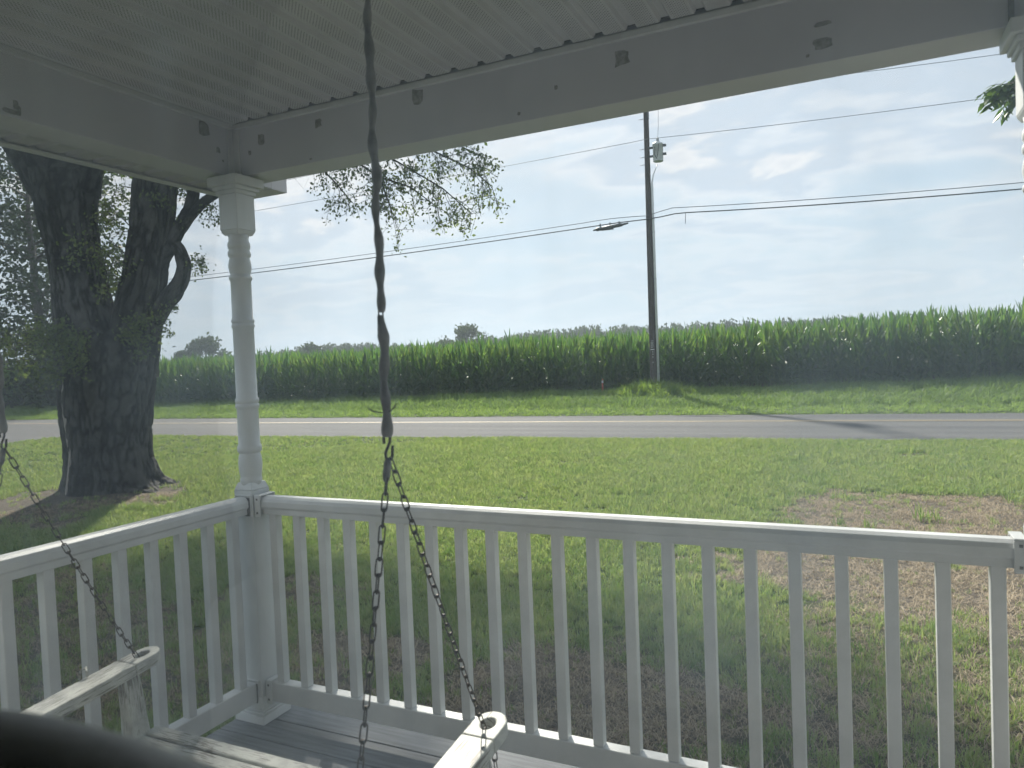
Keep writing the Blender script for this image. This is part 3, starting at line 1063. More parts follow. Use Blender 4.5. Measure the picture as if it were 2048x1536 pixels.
def loft(C, RR, nth, sub, flare=None, amp=0.03, flat=1.0, seed=0):
    """bark-covered stem through ring centres C with radii RR; returns verts, quads, ridge"""
    C, RR = np.asarray(C, float), np.asarray(RR, float)
    L = np.concatenate([[0], np.cumsum(np.linalg.norm(np.diff(C, axis=0), axis=1))])
    t = np.linspace(0, L[-1], sub)

    def smooth(vals):
        y = np.interp(t, L, vals)
        kk = max(3, sub // 14) | 1
        yp = np.pad(y, kk // 2, mode='edge')
        return np.convolve(yp, np.ones(kk) / kk, 'valid')
    CC = np.stack([smooth(C[:, i]) for i in range(3)], -1)
    rr = smooth(RR)
    th = np.linspace(0, 2 * np.pi, nth, endpoint=False)
    TH, TT = np.meshgrid(th, t)
    base = rr[:, None] * np.ones_like(TH)
    lump = 1 + 0.10 * (fbm(np.cos(TH) * 1.5 + 5 + seed, TT * 0.9 + np.sin(TH) * 1.5, 3, 61 + seed) - 0.5) * 2
    rg_ = ridges(TH, TT, float(np.mean(RR)))
    rad = base * lump + amp * (rg_ - 0.6)
    if flare is not None:
        rad = rad + flare(TH, TT)
    d = np.gradient(CC, axis=0)
    d /= np.linalg.norm(d, axis=1, keepdims=True)
    ex = np.array([1.0, 0, 0]) - d * d[:, :1]
    ex /= np.linalg.norm(ex, axis=1, keepdims=True)
    ey = np.cross(d, ex)
    V = CC[:, None, :] + rad[..., None] * (np.cos(TH)[..., None] * ex[:, None, :] + flat * np.sin(TH)[..., None] * ey[:, None, :])
    n, m = TH.shape
    i = np.arange(n - 1)[:, None] * m
    j = np.arange(m)[None, :]
    Fq = np.stack([(i + j), (i + (j + 1) % m), (i + m + (j + 1) % m), (i + m + j)], -1).reshape(-1, 4)
    return V.reshape(-1, 3), Fq, rg_.ravel()


def root_flare(TH, TT):
    lob = 0.5 + 0.5 * np.cos(TH * 5 + 0.6 + 0.6 * np.sin(TH * 2))
    return np.exp(-TT / 0.30) * (0.16 + 0.42 * lob ** 2)


parts = []
parts.append(loft([(-9.16, 5.93, -0.75), (-9.2, 5.91, -0.45), (-9.2, 5.90, -0.1), (-9.2, 5.9, 0.3), (-9.19, 5.9, 0.9), (-9.15, 5.92, 1.7), (-9.1, 5.95, 2.0), (-9.05, 5.97, 2.2)],
                  [0.80, 0.76, 0.73, 0.72, 0.77, 0.84, 0.78, 0.50], 260, 150, root_flare, 0.06, 0.86, 0))
parts.append(loft([(-9.32, 5.85, 1.5), (-9.42, 5.79, 2.3), (-9.49, 5.756, 2.75), (-9.5, 5.75, 3.07), (-9.57, 5.72, 3.7), (-9.61, 5.70, 4.1), (-9.62, 5.69, 4.45), (-9.58, 5.68, 4.9)],
                  [0.55, 0.49, 0.43, 0.41, 0.395, 0.42, 0.46, 0.52], 150, 120, None, 0.035, 1.0, 3))
parts.append(loft([(-9.7, 5.66, 4.5), (-10.05, 5.5, 5.1), (-10.5, 5.3, 5.9), (-11.2, 5.1, 7.2), (-11.8, 5.0, 9.5)], [0.40, 0.32, 0.28, 0.22, 0.10], 80, 70, None, 0.03, 1.0, 4))
parts.append(loft([(-9.5, 5.72, 4.5), (-9.35, 5.8, 5.3), (-9.2, 5.9, 6.2), (-8.9, 6.2, 8.0), (-8.9, 6.4, 10.5)], [0.42, 0.38, 0.33, 0.25, 0.10], 90, 70, None, 0.03, 1.0, 5))
parts.append(loft([(-8.82, 6.07, 1.4), (-8.68, 6.146, 2.2), (-8.59, 6.19, 2.62), (-8.53, 6.215, 2.91), (-8.45, 6.255, 3.43), (-8.39, 6.284, 3.78), (-8.33, 6.31, 4.15), (-8.27, 6.34, 4.63), (-8.2, 6.37, 5.2), (-7.9, 6.6, 6.8), (-7.6, 7.0, 9.5)],
                  [0.46, 0.40, 0.37, 0.355, 0.345, 0.34, 0.34, 0.345, 0.33, 0.25, 0.10], 150, 170, None, 0.035, 1.0, 6))
# the bulging side limb with its loop
parts.append(loft([(-8.45, 6.26, 2.35), (-8.25, 6.35, 2.62), (-8.08, 6.43, 2.80), (-7.95, 6.49, 3.02), (-7.90, 6.52, 3.26), (-7.96, 6.50, 3.48), (-8.03, 6.46, 3.62)],
                  [0.20, 0.17, 0.145, 0.125, 0.115, 0.11, 0.10], 48, 60, None, 0.015, 1.0, 7))
parts.append(loft([(-8.30, 6.32, 3.30), (-8.14, 6.41, 3.52), (-8.06, 6.45, 3.66), (-7.99, 6.48, 3.83), (-7.86, 6.54, 4.00), (-7.77, 6.58, 4.14), (-7.70, 6.61, 4.40), (-7.65, 6.64, 4.85), (-7.3, 6.8, 6.2), (-6.6, 7.3, 7.8)],
                  [0.15, 0.13, 0.125, 0.115, 0.12, 0.11, 0.095, 0.085, 0.07, 0.03], 44, 100, None, 0.012, 1.0, 8))
parts.append(loft([(-7.88, 6.53, 3.95), (-7.73, 6.60, 4.13), (-7.58, 6.67, 4.27), (-7.40, 6.76, 4.40), (-7.06, 6.92, 4.62), (-6.4, 7.2, 5.4), (-5.6, 7.5, 6.5)],
                  [0.10, 0.095, 0.08, 0.072, 0.065, 0.05, 0.03], 36, 70, None, 0.01, 1.0, 9))
off, VV, FF, RG_ = 0, [], [], []
for v, f, r_ in parts:
    VV.append(v); FF.append(f + off); RG_.append(r_)
    off += len(v)
npmesh('trunk', np.concatenate(VV) - M0, np.concatenate(FF), MAT['bark'], True, maple, {'ridge': np.concatenate(RG_)})

# strip of bare wood on the left flank of the trunk
from mathutils.bvhtree import BVHTree
TB = BVHTree.FromPolygons([tuple(v) for v in parts[0][0]], [tuple(f) for f in parts[0][1]])
mb = MB()
vv = []
for z, a0, w in ((1.40, 262, 0.6), (1.25, 262, 2.6), (1.0, 262.5, 4.2), (0.8, 262, 4.0), (0.62, 263, 2.2), (0.45, 264, 1.6), (0.2, 263, 3.0), (-0.05, 263, 3.4), (-0.3, 263, 2.4), (-0.44, 263, 1.0)):
    for da in (-w, 0, w):
        t_ = R(a0 + da)
        dv = Vector((math.cos(t_), math.sin(t_), 0))
        h = TB.ray_cast(Vector((-9.19, 5.9, z)) + dv * 3, -dv)
        vv.append(h[0] + dv * (0.012 if da == 0 else -0.004) - Vector(M0))
ff = []
for i in range(9):
    a = 3 * i
    ff += [(a, a + 3, a + 4, a + 1), (a + 1, a + 4, a + 5, a + 2)]
mb.add(vv, ff, True)
o_sc = mb.build('bare_wood_scar', MAT['scar'], maple)
sm = o_sc.modifiers.new('solid', 'SOLIDIFY'); sm.thickness = 0.05

rg = np.random.default_rng(5)
lmb, LV = MB(), []
CROWN = [((-8.4, 6.3, 5.6), (-5.4, 8.0, 6.0)), ((-6.4, 7.2, 5.6), (-3.2, 8.6, 5.9)), ((-5.6, 7.5, 6.0), (-2.4, 8.0, 5.7)), ((-5.6, 7.5, 6.2), (-3.4, 9.8, 6.3)),
         ((-6.8, 7.1, 6.0), (-4.2, 6.4, 5.8)), ((-8.2, 6.4, 6.0), (-6.4, 9.4, 6.6)), ((-8.2, 6.4, 6.2), (-8.2, 9.6, 6.8)), ((-7.9, 6.6, 6.8), (-7.0, 4.6, 7.2)),
         ((-9.0, 6.2, 8.0), (-8.4, 3.2, 10.0)), ((-11.5, 5.0, 8.2), (-13.5, 3.0, 10.2)), ((-11.4, 5.0, 7.6), (-14.6, 6.4, 9.2)), ((-8.9, 6.4, 10.0), (-9.4, 9.4, 12.0)),
         ((-11.8, 5.0, 9.3), (-11.6, 7.0, 12.6)), ((-8.9, 6.4, 10.3), (-9.0, 5.4, 13.2)), ((-10.5, 5.3, 6.0), (-11.0, 2.2, 8.4)), ((-10.5, 5.3, 6.0), (-11.0, 8.6, 7.4)),
         ((-9.2, 5.9, 6.2), (-9.0, 3.4, 7.2)), ((-7.6, 7.0, 9.0), (-8.4, 9.6, 10.2)), ((-8.2, 6.6, 6.0), (-7.4, 10.4, 7.2)), ((-8.4, 6.8, 6.4), (-9.2, 10.6, 7.6)), ((-7.8, 6.8, 6.6), (-6.2, 10.6, 7.4)), ((-10.5, 5.3, 6.2), (-10.6, 9.2, 7.6)), ((-8.2, 6.6, 6.6), (-7.6, 11.4, 8.2))]
for a, b in CROWN:
    a, b = np.array(a), np.array(b)
    d = b - a
    L = np.linalg.norm(d)
    b = b - M0
    grow(lmb, LV, a - M0, d / L, L, 0.08, 0, rg, 2, 0.02, 6, 46, 0.34, 5, 0.3, zmin=5.5 - LAWN + 0.2 * max(0, b[1] + M0[1] - 7.5))
LV = np.concatenate(LV)
LV = LV[(LV[:, 2] + LAWN > 5.3 + 0.22 * np.clip(LV[:, 1] + M0[1] - 7.5, 0, 5) + 0.35 * np.clip((-5.5 - (LV[:, 0] + M0[0])) / 3, 0, 1))]
LV = LV[(LV[:, 2] + LAWN < 6.9) | (LV[:, 0] + M0[0] < -7.4) | ((LV[:, 1] + M0[1] > 8.8) & (LV[:, 2] + LAWN < 8.2))]
lmb.build('limbs', MAT['twig'], maple)
V, Fq = leaf_quads(LV, 0.13, rg)
npmesh('crown', V, Fq, MAT['maple'], False, maple)

# drooping spray that hangs into view beside the porch beam, and sprigs on the stems
rg = np.random.default_rng(21)
smb, SL = MB(), []
SPR = [[(-6.5, 7.3, 6.6), (-5.4, 7.7, 5.6), (-4.6, 7.9, 4.85), (-3.7, 8.0, 4.25), (-3.2, 8.05, 3.78)],
       [(-5.6, 7.5, 6.5), (-4.6, 7.8, 5.5), (-3.9, 7.9, 4.9), (-3.2, 8.0, 4.5), (-2.85, 8.0, 4.2)],
       [(-5.4, 7.6, 6.2), (-4.2, 7.9, 5.3), (-3.4, 8.0, 4.9), (-2.9, 8.0, 4.6)],
       [(-5.6, 7.6, 6.0), (-4.95, 7.9, 4.9), (-4.8, 8.0, 4.3), (-4.72, 8.05, 4.0)],
       [(-6.6, 7.4, 6.2), (-6.1, 7.8, 5.0), (-5.8, 8.0, 4.6), (-5.5, 8.0, 4.25)],
       [(-5.9, 7.5, 6.0), (-5.35, 7.8, 4.95), (-4.9, 7.95, 4.6), (-4.3, 8.0, 4.35), (-3.8, 8.0, 3.95)]]
for path in SPR:
    path = [np.array(p) - M0 for p in path]
    nP = len(path)
    smb.tube(path, [0.022 * (1 - 0.8 * i / (nP - 1)) + 0.003 for i in range(nP)], 6, caps=False)
    for i in range(1, nP):
        for c in range(9):
            u = rg.uniform(0, 1)
            p = path[i - 1] * (1 - u) + path[i] * u
            d = (path[i] - path[i - 1])
            d = d / np.linalg.norm(d) * 0.7 + rg.normal(0, 0.6, 3) + np.array([0, 0, -0.25])
            d /= np.linalg.norm(d)
            grow(smb, SL, p, d, rg.uniform(0.25, 0.55), 0.006, 1, rg, 2, 0.12, 3, 9, 0.055, 4, 0.3)
for (p, d, L, k) in [((-8.66, 6.1, 3.95), (-0.6, -0.1, 0.5), 0.7, 5), ((-8.6, 6.1, 3.3), (-0.5, -0.2, 0.6), 0.9, 5), 
                     ((-8.7, 6.1, 2.9), (-0.4, 0, 0.6), 0.7, 6), ((-9.0, 5.95, 2.6), (0.1, -0.1, 1), 0.8, 6), ((-8.7, 6.2, 4.6), (-0.5, 0, -0.1), 0.7, 5),
                     ((-7.6, 6.65, 4.25), (0.5, 0, -0.1), 0.45, 4), ((-7.85, 6.54, 3.32), (0.6, 0.1, 0.3), 0.32, 4), ((-7.9, 6.4, 4.4), (-0.3, 0, 0.1), 0.5, 5), ((-8.0, 6.4, 4.6), (0.2, 0, -0.6), 0.5, 4),
                     ((-8.3, 5.9, 2.2), (0.5, -0.2, 0.3), 0.55, 6), ((-8.35, 5.8, 1.9), (0.6, -0.2, 0.2), 0.4, 6),
                     ((-9.2, 5.22, 2.2), (0.1, -0.7, 0.1), 0.6, 8), ((-9.5, 5.2, 2.0), (-0.3, -0.7, -0.2), 0.6, 8), 
                     ((-8.7, 5.35, 1.95), (0.2, -0.7, -0.3), 0.5, 8), ((-9.75, 5.3, 2.2), (-0.4, -0.5, 0), 0.5, 6), ((-9.0, 5.2, 1.7), (0.1, -0.7, -0.4), 0.5, 6)]:
    d = np.array(d, float)
    d /= np.linalg.norm(d)
    for q in range(1):
        grow(smb, SL, np.array(p, float) - M0, d + rg.normal(0, 0.25, 3), L, 0.009, 0, rg, 2, 0.16, k, 9, 0.06, 4, 0.3)
smb.build('twigs', MAT['twig'], maple)
V, Fq = leaf_quads(np.concatenate(SL), 0.036, rg, drop=0.8)
npmesh('foliage_sprays', V, Fq, MAT['spray'], False, maple)


def leafy_tree(name, label, x, y, H, Rr, base, nleaf, lsize, mat, seed, cat='tree', group=None, nclump=60, trunk_r=0.3, oval=0.5):
    rg = np.random.default_rng(seed)
    z0 = float(gz(x, y))
    root = empty(name, (x, y, z0))
    tag(root, label, cat, group)
    tm = MB()
    tm.tube([(0, 0, -0.2), (0.05, 0, H * 0.3), (rg.normal(0, 0.2), rg.normal(0, 0.2), H * 0.6), (0, 0, H * 0.85)], [trunk_r, trunk_r * 0.75, trunk_r * 0.45, trunk_r * 0.12], 9)
    cs = []
    for i in range(nclump):
        u = rg.uniform(0, 1)
        z = base + (H - base) * u
        prof = math.sin(math.pi * (0.12 + 0.83 * u)) ** oval
        a = rg.uniform(0, 6.28)
        rr = Rr * prof * math.sqrt(rg.uniform(0.08, 1))
        c = np.array([rr * math.cos(a), rr * math.sin(a), z])
        cs.append(c)
        if i % 3 == 0:
            tm.tube([(0, 0, max(H * 0.15, z - 0.25 * rr - 0.5)), tuple(c * np.array([0.5, 0.5, 1]) - np.array([0, 0, 0.1 * rr])), tuple(c)], [trunk_r * 0.28, trunk_r * 0.16, 0.015], 5, caps=False)
    tm.build('trunk', MAT['twig'], root)
    cs = np.array(cs)
    cr = Rr * rg.uniform(0.16, 0.34, nclump)
    k = rg.choice(nclump, nleaf, p=cr ** 2 / (cr ** 2).sum())
    pts = cs[k] + rg.normal(0, 1, (nleaf, 3)) * (cr[k] * np.array([[1], [1], [0.75]])).T * 0.62
    pts = pts[pts[:, 2] > 0.1]
    V, Fq = leaf_quads(pts, lsize, rg)
    npmesh('crown', V, Fq, mat, False, root)
    return root


leafy_tree('roadside_tree', 'tall dark leafy tree across the road, nearest the left edge behind the big trunk', -47.5, 28.5, 21, 5.2, 0.3, 12500, 0.20, MAT['bgleaf'], 301, nclump=130, trunk_r=0.35, oval=0.35)
leafy_tree('roadside_tree', 'dark tree standing further back behind the roadside tree at the left edge', -56, 37, 19, 6.0, 0.3, 6500, 0.24, MAT['bgleaf'], 302, nclump=110, trunk_r=0.35, oval=0.4)
leafy_tree('roadside_bush', 'low dark bush at the field edge below the tall roadside tree', -42.5, 27.6, 5.2, 2.8, 0.1, 7000, 0.20, MAT['bgleaf'], 303, cat='bush', nclump=50, trunk_r=0.08, oval=0.4)
# far trees standing out of the treeline
leafy_tree('field_tree', 'broad round tree alone on the skyline left of the porch post', -166, 148, 11.0, 5.2, 2.0, 2600, 0.7, MAT['wood'], 311, nclump=40, trunk_r=0.4)
leafy_tree('field_tree', 'smaller tree touching the broad round skyline tree on its left', -170, 143, 7.6, 3.8, 1.0, 1800, 0.7, MAT['wood'], 312, nclump=30, trunk_r=0.3)
leafy_tree('field_tree', 'small round tree on the skyline just right of the porch post', -146, 170, 8.5, 4.0, 1.0, 1500, 0.65, MAT['wood'], 313, nclump=26, trunk_r=0.3)
leafy_tree('field_tree', 'dark tree group rising above the treeline left of the utility pole', -101, 186, 11.5, 5.5, 1.0, 2600, 0.6, MAT['wood'], 314, nclump=40, trunk_r=0.35)
leafy_tree('field_tree', 'lower bushy tree beside the dark group on the treeline', -108, 184, 7.6, 4.5, 0.5, 1800, 0.6, MAT['wood'], 315, nclump=30, trunk_r=0.3)


def wood_src(seed):
    rg = np.random.default_rng(seed)
    cs = rg.normal(0, 1, (30, 3)) * np.array([0.26, 0.26, 0.16]) + np.array([0, 0, 0.66])
    cs[:8] = rg.normal(0, 1, (8, 3)) * np.array([0.3, 0.3, 0.12]) + np.array([0, 0, 0.3])
    k = rg.integers(0, 30, 900)
    pts = cs[k] + rg.normal(0, 0.075, (900, 3))
    pts = pts[pts[:, 2] > 0.0]
    V, Fq = leaf_quads(pts, 0.085, rg)
    return npmesh('wood_source', V, Fq, MAT['wood'], False, link=False)


WSRC = [wood_src(400 + i) for i in range(6)]
tp = []
for row in range(4):
    for az in np.arange(-62, 22, 0.30):
        a = math.radians(az + RNG.uniform(-0.15, 0.15))
        Dst = 300 + 9 * row + RNG.uniform(-4, 4)
        tp.append((CAM.x + Dst * math.sin(a), CAM.y + Dst * math.cos(a), az))
tp = np.array(tp)
n = len(tp)
hgt = np.interp(tp[:, 2], [-62, -47, -43, -40, -36, -33, -30, -27, -20, -8, 2, 10, 22], [7.0, 7.6, 9.6, 11.0, 10.6, 9.4, 10.0, 12.0, 13.4, 13.2, 11.8, 10.8, 10.0]) * (0.90 + 0.11 * RNG.random(n))
scatter('far_treeline', np.stack([tp[:, 0], tp[:, 1], np.full(n, -0.6)], -1), np.stack([np.zeros(n), np.zeros(n), RNG.uniform(0, 6.28, n)], -1),
        np.stack([hgt * 0.52, hgt * 0.52, hgt * 0.90], -1), RNG.integers(0, 6, n), WSRC, 'hazy wooded treeline on the horizon behind the corn field')

# --- walnut at the right, one leafy bough reaches the porch post
wal = empty('walnut_tree', (7.4, 5.6, LAWN))
tag(wal, 'walnut tree with one pinnate-leaved bough hanging beside the right porch post', 'tree')
rg = np.random.default_rng(77)
wm = MB()
W0 = np.array([7.4, 5.6, LAWN])
wm.tube([(0, 0, -0.2), (0.05, 0, 1.5), (-0.1, 0.1, 3.0), (0, 0, 5.0), (0.1, 0, 7.0)], [0.22, 0.18, 0.15, 0.11, 0.04], 12)
wm.build('trunk', simple('walnut_bark', (0.04, 0.035, 0.03), (0.1, 0.09, 0.08), 0.9, 14, (1, 1, 0.2), 0.5), wal)
wb = MB()
LVc, LFc, off = [], [], 0


def pinnate(p, d, L, n):
    """a compound leaf: rachis with paired leaflets"""
    global off
    d = d / np.linalg.norm(d)
    sd = np.cross(d, [0, 0, 1.0])
    sd = sd / (np.linalg.norm(sd) + 1e-9)
    pts = [p + d * L * t + np.array([0, 0, -0.35 * L * t * t]) for t in np.linspace(0, 1, 5)]
    wb.tube(pts, [0.003, 0.0028, 0.0024, 0.002, 0.0012], 4, caps=False)
    for i in range(n):
        t = 0.18 + 0.8 * i / n
        q = p + d * L * t + np.array([0, 0, -0.35 * L * t * t])
        for s in (-1, 1):
            ld = sd * s * 0.8 + d * 0.45 + np.array([0, 0, -0.55]) + rg.normal(0, 0.12, 3)
            ld /= np.linalg.norm(ld)
            wv = np.cross(ld, rg.normal(0, 1, 3) * 0.4 + np.array([0, 0, 1.0]))
            wv /= np.linalg.norm(wv) + 1e-9
            ll = 0.085 * rg.uniform(0.8, 1.15) * (0.75 + 0.5 * math.sin(math.pi * t))
            LVc.append(np.array([q, q + ld * ll * 0.45 + wv * ll * 0.19, q + ld * ll, q + ld * ll * 0.45 - wv * ll * 0.19]))
            LFc.append((off, off + 1, off + 2, off + 3))
            off += 4


boughs = [[(7.4, 5.6, 2.9), (6.2, 5.2, 3.7), (5.0, 4.6, 3.75), (4.1, 4.2, 3.5), (3.31, 4.0, 3.22)],
          [(7.4, 5.6, 3.4), (6.3, 5.1, 4.2), (5.0, 4.5, 4.3), (4.0, 4.1, 3.9), (3.25, 4.0, 3.66)],
          [(7.4, 5.6, 3.8), (7.9, 4.6, 4.8), (8.6, 3.8, 5.0)], [(7.4, 5.6, 4.3), (6.6, 6.6, 5.6), (6.4, 7.6, 6.0)], [(7.4, 5.6, 4.8), (8.6, 6.4, 5.8), (9.6, 6.8, 5.8)]]
for bi, path in enumerate(boughs):
    path = [np.array(p) - W0 for p in path]
    wb.tube(path, list(np.linspace(0.05, 0.008, len(path))), 7, caps=False)
    if bi < 2:
        for i in range(len(path) - 2, len(path)):
            for c in range(36 if bi == 0 else 9):
                u = rg.uniform(0.15, 1) ** (0.5 if i == len(path) - 1 else 1)
                p = path[i - 1] * (1 - u) + path[i] * u + rg.normal(0, 0.06, 3)
                pinnate(p, rg.normal(0, 1, 3) * np.array([1, 0.8, 0.4]) + np.array([-0.5, 0, -0.1]), rg.uniform(0.18, 0.26), 7)
    else:
        for c in range(60):
            i = rg.integers(1, len(path))
            p = path[i] + rg.normal(0, 0.45, 3)
            pinnate(p, rg.normal(0, 1, 3), rg.uniform(0.25, 0.4), 7)
for c in range(150):
    p = np.array([0, 0, 6.6]) + rg.normal(0, 1, 3) * np.array([1.4, 1.4, 1.1])
    pinnate(p, rg.normal(0, 1, 3), rg.uniform(0.25, 0.4), 7)
wb.build('boughs', MAT['twig'], wal)
npmesh('leaves', np.concatenate(LVc), np.array(LFc), MAT['walnut'], False, wal)

# ------------------------------------------------------------------ utility pole and lines
PB = (-5.79, 29.0, -0.35)
pole = empty('utility_pole', PB)
tag(pole, 'dark wooden utility pole with grey transformer and white conduit by the corn', 'utility pole')
mb = MB()
zs = np.linspace(-0.3, 12.9, 24)
mb.tube([(0.010 * (z / 2), 0, z) for z in zs], [0.160 - 0.0042 * max(z, 0) for z in zs], 20)
mb.build('shaft', MAT['pole'], pole)
mb = MB()
mb.tube([(0.225, -0.05, -0.1), (0.235, -0.05, 9.0), (0.23, -0.03, 9.15), (0.30, -0.05, 9.45), (0.42, -0.08, 9.7), (0.50, -0.1, 9.85)], [0.056, 0.05, 0.034, 0.024, 0.018, 0.016], 10)
mb.build('conduit', MAT['conduit'], pole)
mb = MB()
for z in (0.9, 2.95, 5.0, 7.0):
    mb.box(0.10, 0.275, -0.09, 0.03, z, z + 0.05)
mb.build('conduit_straps', MAT['darkmetal'], pole)
mb = MB()
mb.lathe([(0.205, 9.98), (0.215, 10.0), (0.215, 10.66), (0.235, 10.67), (0.235, 10.70), (0.20, 10.76), (0.10, 10.81), (0.02, 10.82)], 0.55, -0.1, 24)
tk = mb.build('transformer', MAT['tank'], pole)
mb = MB()
mb.lathe([(0.05, 10.80), (0.075, 10.84), (0.05, 10.87), (0.075, 10.90), (0.05, 10.93), (0.06, 10.97), (0.02, 11.0)], 0.55, -0.1, 12)
mb.build('bushing', MAT['ceramic'], tk)
for z in (10.22, 10.58):
    mb = MB()
    mb.box(0.78, 0.90, -0.15, -0.05, z, z + 0.09)
    mb.build('bracket', MAT['darkmetal'], tk)
    mb = MB()
    mb.box(0.14, 0.36, -0.14, -0.06, z - 0.02, z + 0.06)
    mb.build('bracket', MAT['darkmetal'], tk)
for i, (xo, zz0) in enumerate(((0.47, 10.35), (0.63, 10.45))):
    mb = MB()
    mb.tube([(xo, -0.33, zz0 + 0.22), (xo + 0.01, -0.36, zz0 + 0.1), (xo - 0.02, -0.34, zz0 - 0.1), (0.56, -0.3, zz0 - 0.33)], 0.014, 6)
    mb.build('lead', MAT['wire'], tk)
mb = MB()
mb.tube([(0.56, -0.1, 11.0), (0.60, -0.1, 11.5), (0.62, -0.1, 12.2), (0.4, -0.05, 12.75), (0.1, 0, 12.85)], 0.008, 5)
mb.build('drop_wire', MAT['alu'], pole)
for z in (9.95, 10.27, 10.62, 11.9, 12.2):
    mb = MB()
    mb.tube([(-0.27, -0.02, z), (-0.05, -0.02, z)], 0.012, 6)
    mb.build('bolt', MAT['darkmetal'], pole)
mb = MB()
mb.box(0.13, 0.19, -0.14, 0.0, 11.85, 12.4)
mb.build('cutout_bracket', MAT['darkmetal'], pole)
# number tags: small metal figures nailed one above the other, turned on their side, and nail heads


def text_obj(s, name, size, mat, parent, loc, rot, depth=0.004):
    cu = bpy.data.curves.new(name, 'FONT')
    cu.body = s
    cu.size = size
    cu.extrude = depth
    cu.align_x, cu.align_y = 'CENTER', 'CENTER'
    tmp = bpy.data.objects.new(name, cu)
    COL.objects.link(tmp)
    dg = bpy.context.evaluated_depsgraph_get()
    me = bpy.data.meshes.new_from_object(tmp.evaluated_get(dg))
    bpy.data.objects.remove(tmp)
    me.materials.clear()
    me.materials.append(mat)
    o = bpy.data.objects.new(name, me)
    COL.objects.link(o)
    o.parent = parent
    o.location = loc
    o.rotation_euler = rot
    return o


FR = R(90)
fa = math.atan2(CAM.x - PB[0], -(CAM.y - PB[1]))            # side of the pole that looks at the lawn
nx_, ny_ = math.sin(fa), -math.cos(fa)
for s, z in (('1', 2.36), ('0', 2.27), ('0', 2.18), ('5', 2.09)):
    text_obj(s, 'number_figure', 0.15, MAT['tag'], pole, (nx_ * 0.165 - 0.02, ny_ * 0.165, z), (FR, R(90), fa))
mb = MB()
mb.box(nx_ * 0.16 - 0.085, nx_ * 0.16 + 0.075, ny_ * 0.165 - 0.008, ny_ * 0.165 + 0.004, 1.97, 2.005)
mb.build('number_tag', MAT['tag'], pole)
for z in (1.88, 1.78, 1.66, 1.43):
    mb = MB()
    mb.lathe([(0.022, 0), (0.018, 0.012), (0.006, 0.016)], 0, 0, 8)
    b = mb.build('nail_head', MAT['tag'], pole, (nx_ * 0.155 + random.uniform(-0.01, 0.02), ny_ * 0.158, z))
    b.rotation_euler = (FR, 0, fa)


def line_y(x):
    return 29.0 + 0.01 * (x + 5.8)


def wire(name, label, fR, fL, rad, mat, mid, dy=-0.17, cat='cable'):
    pts = [(x, line_y(x) + dy, fL(x)) for x in np.linspace(-70, mid[0][0] - 0.5, 30)] + [(x, line_y(x) + dy, z) for x, z in mid] + \
          [(x, line_y(x) + dy, fR(x)) for x in np.linspace(mid[-1][0] + 0.5, 45, 30)]
    mb = MB()
    mb.tube(pts, rad, 6)
    o = mb.build(name, mat)
    tag(o, label, cat, 'overhead lines along the road')
    return o


fRt = lambda x: 6.575 + 0.00167 * (x - 17) ** 2
fLt = lambda x: 6.87 + 0.0006 * (x + 32) ** 2
wire('telephone_cable', 'thicker lower black telephone cable strung along the road, carries the splice case', fRt, fLt, 0.024, MAT['wire'], [(-6.6, 7.24), (-5.8, 7.24), (-5.2, 7.27), (-4.6, 7.33)])
wire('telephone_cable', 'thinner cable running just above the thick telephone cable', lambda x: fRt(x) + 0.22, lambda x: fLt(x) + 0.21, 0.014, MAT['wire'],
     [(-8.2, 7.43), (-7.4, 7.45), (-6.4, 7.42), (-5.8, 7.38), (-5.2, 7.50)], -0.19)
wire('power_line', 'single thin power wire passing the transformer top', lambda x: 9.92 + 0.001376 * (x - 17) ** 2, lambda x: 10.27 + 0.00043 * (x + 34) ** 2, 0.011, MAT['alu'],
     [(-6.3, 10.60), (-5.7, 10.63)], -0.19, 'power line')
wire('power_line', 'highest thin power wire just under the porch beam at upper right', lambda x: 11.31 + 0.0024 * (x - 17) ** 2, lambda x: 11.6 + 0.0011 * (x + 34) ** 2, 0.011, MAT['alu'],
     [(-6.0, 12.55), (-5.6, 12.56)], -0.12, 'power line')
spl = empty('splice_case', (-7.45, line_y(-7.45) - 0.17, 7.10))
tag(spl, 'long grey splice case hanging on the telephone cable left of the pole', 'splice case')
mb = MB()
mb.tube([(-0.78, 0, -0.07), (-0.66, 0, -0.05), (-0.62, 0, -0.05), (0.5, 0, 0.03), (0.56, 0, 0.035), (0.82, 0, 0.07)], [0.03, 0.05, 0.08, 0.08, 0.05, 0.035], 12)
mb.build('body', MAT['darkmetal'], spl)
mb = MB()
mb.box(-0.4, 0.15, -0.04, 0.04, -0.125, -0.075)
mb.build('base_rail', MAT['darkmetal'], spl)
for x in (-0.45, 0.0, 0.42):
    mb = MB()
    mb.box(x - 0.02, x + 0.02, -0.03, 0.03, 0.05, 0.19)
    mb.build('hanger', MAT['darkmetal'], spl)
mb = MB()
mb.tube([(-4.15, line_y(-4.15) - 0.17, fRt(-4.15) - 0.01), (-4.17, line_y(-4.15) - 0.17, 6.86)], 0.012, 6)
tag(mb.build('hanging_wire_end', MAT['wire']), 'short loose wire end hanging from the telephone cable right of the pole', 'wire')

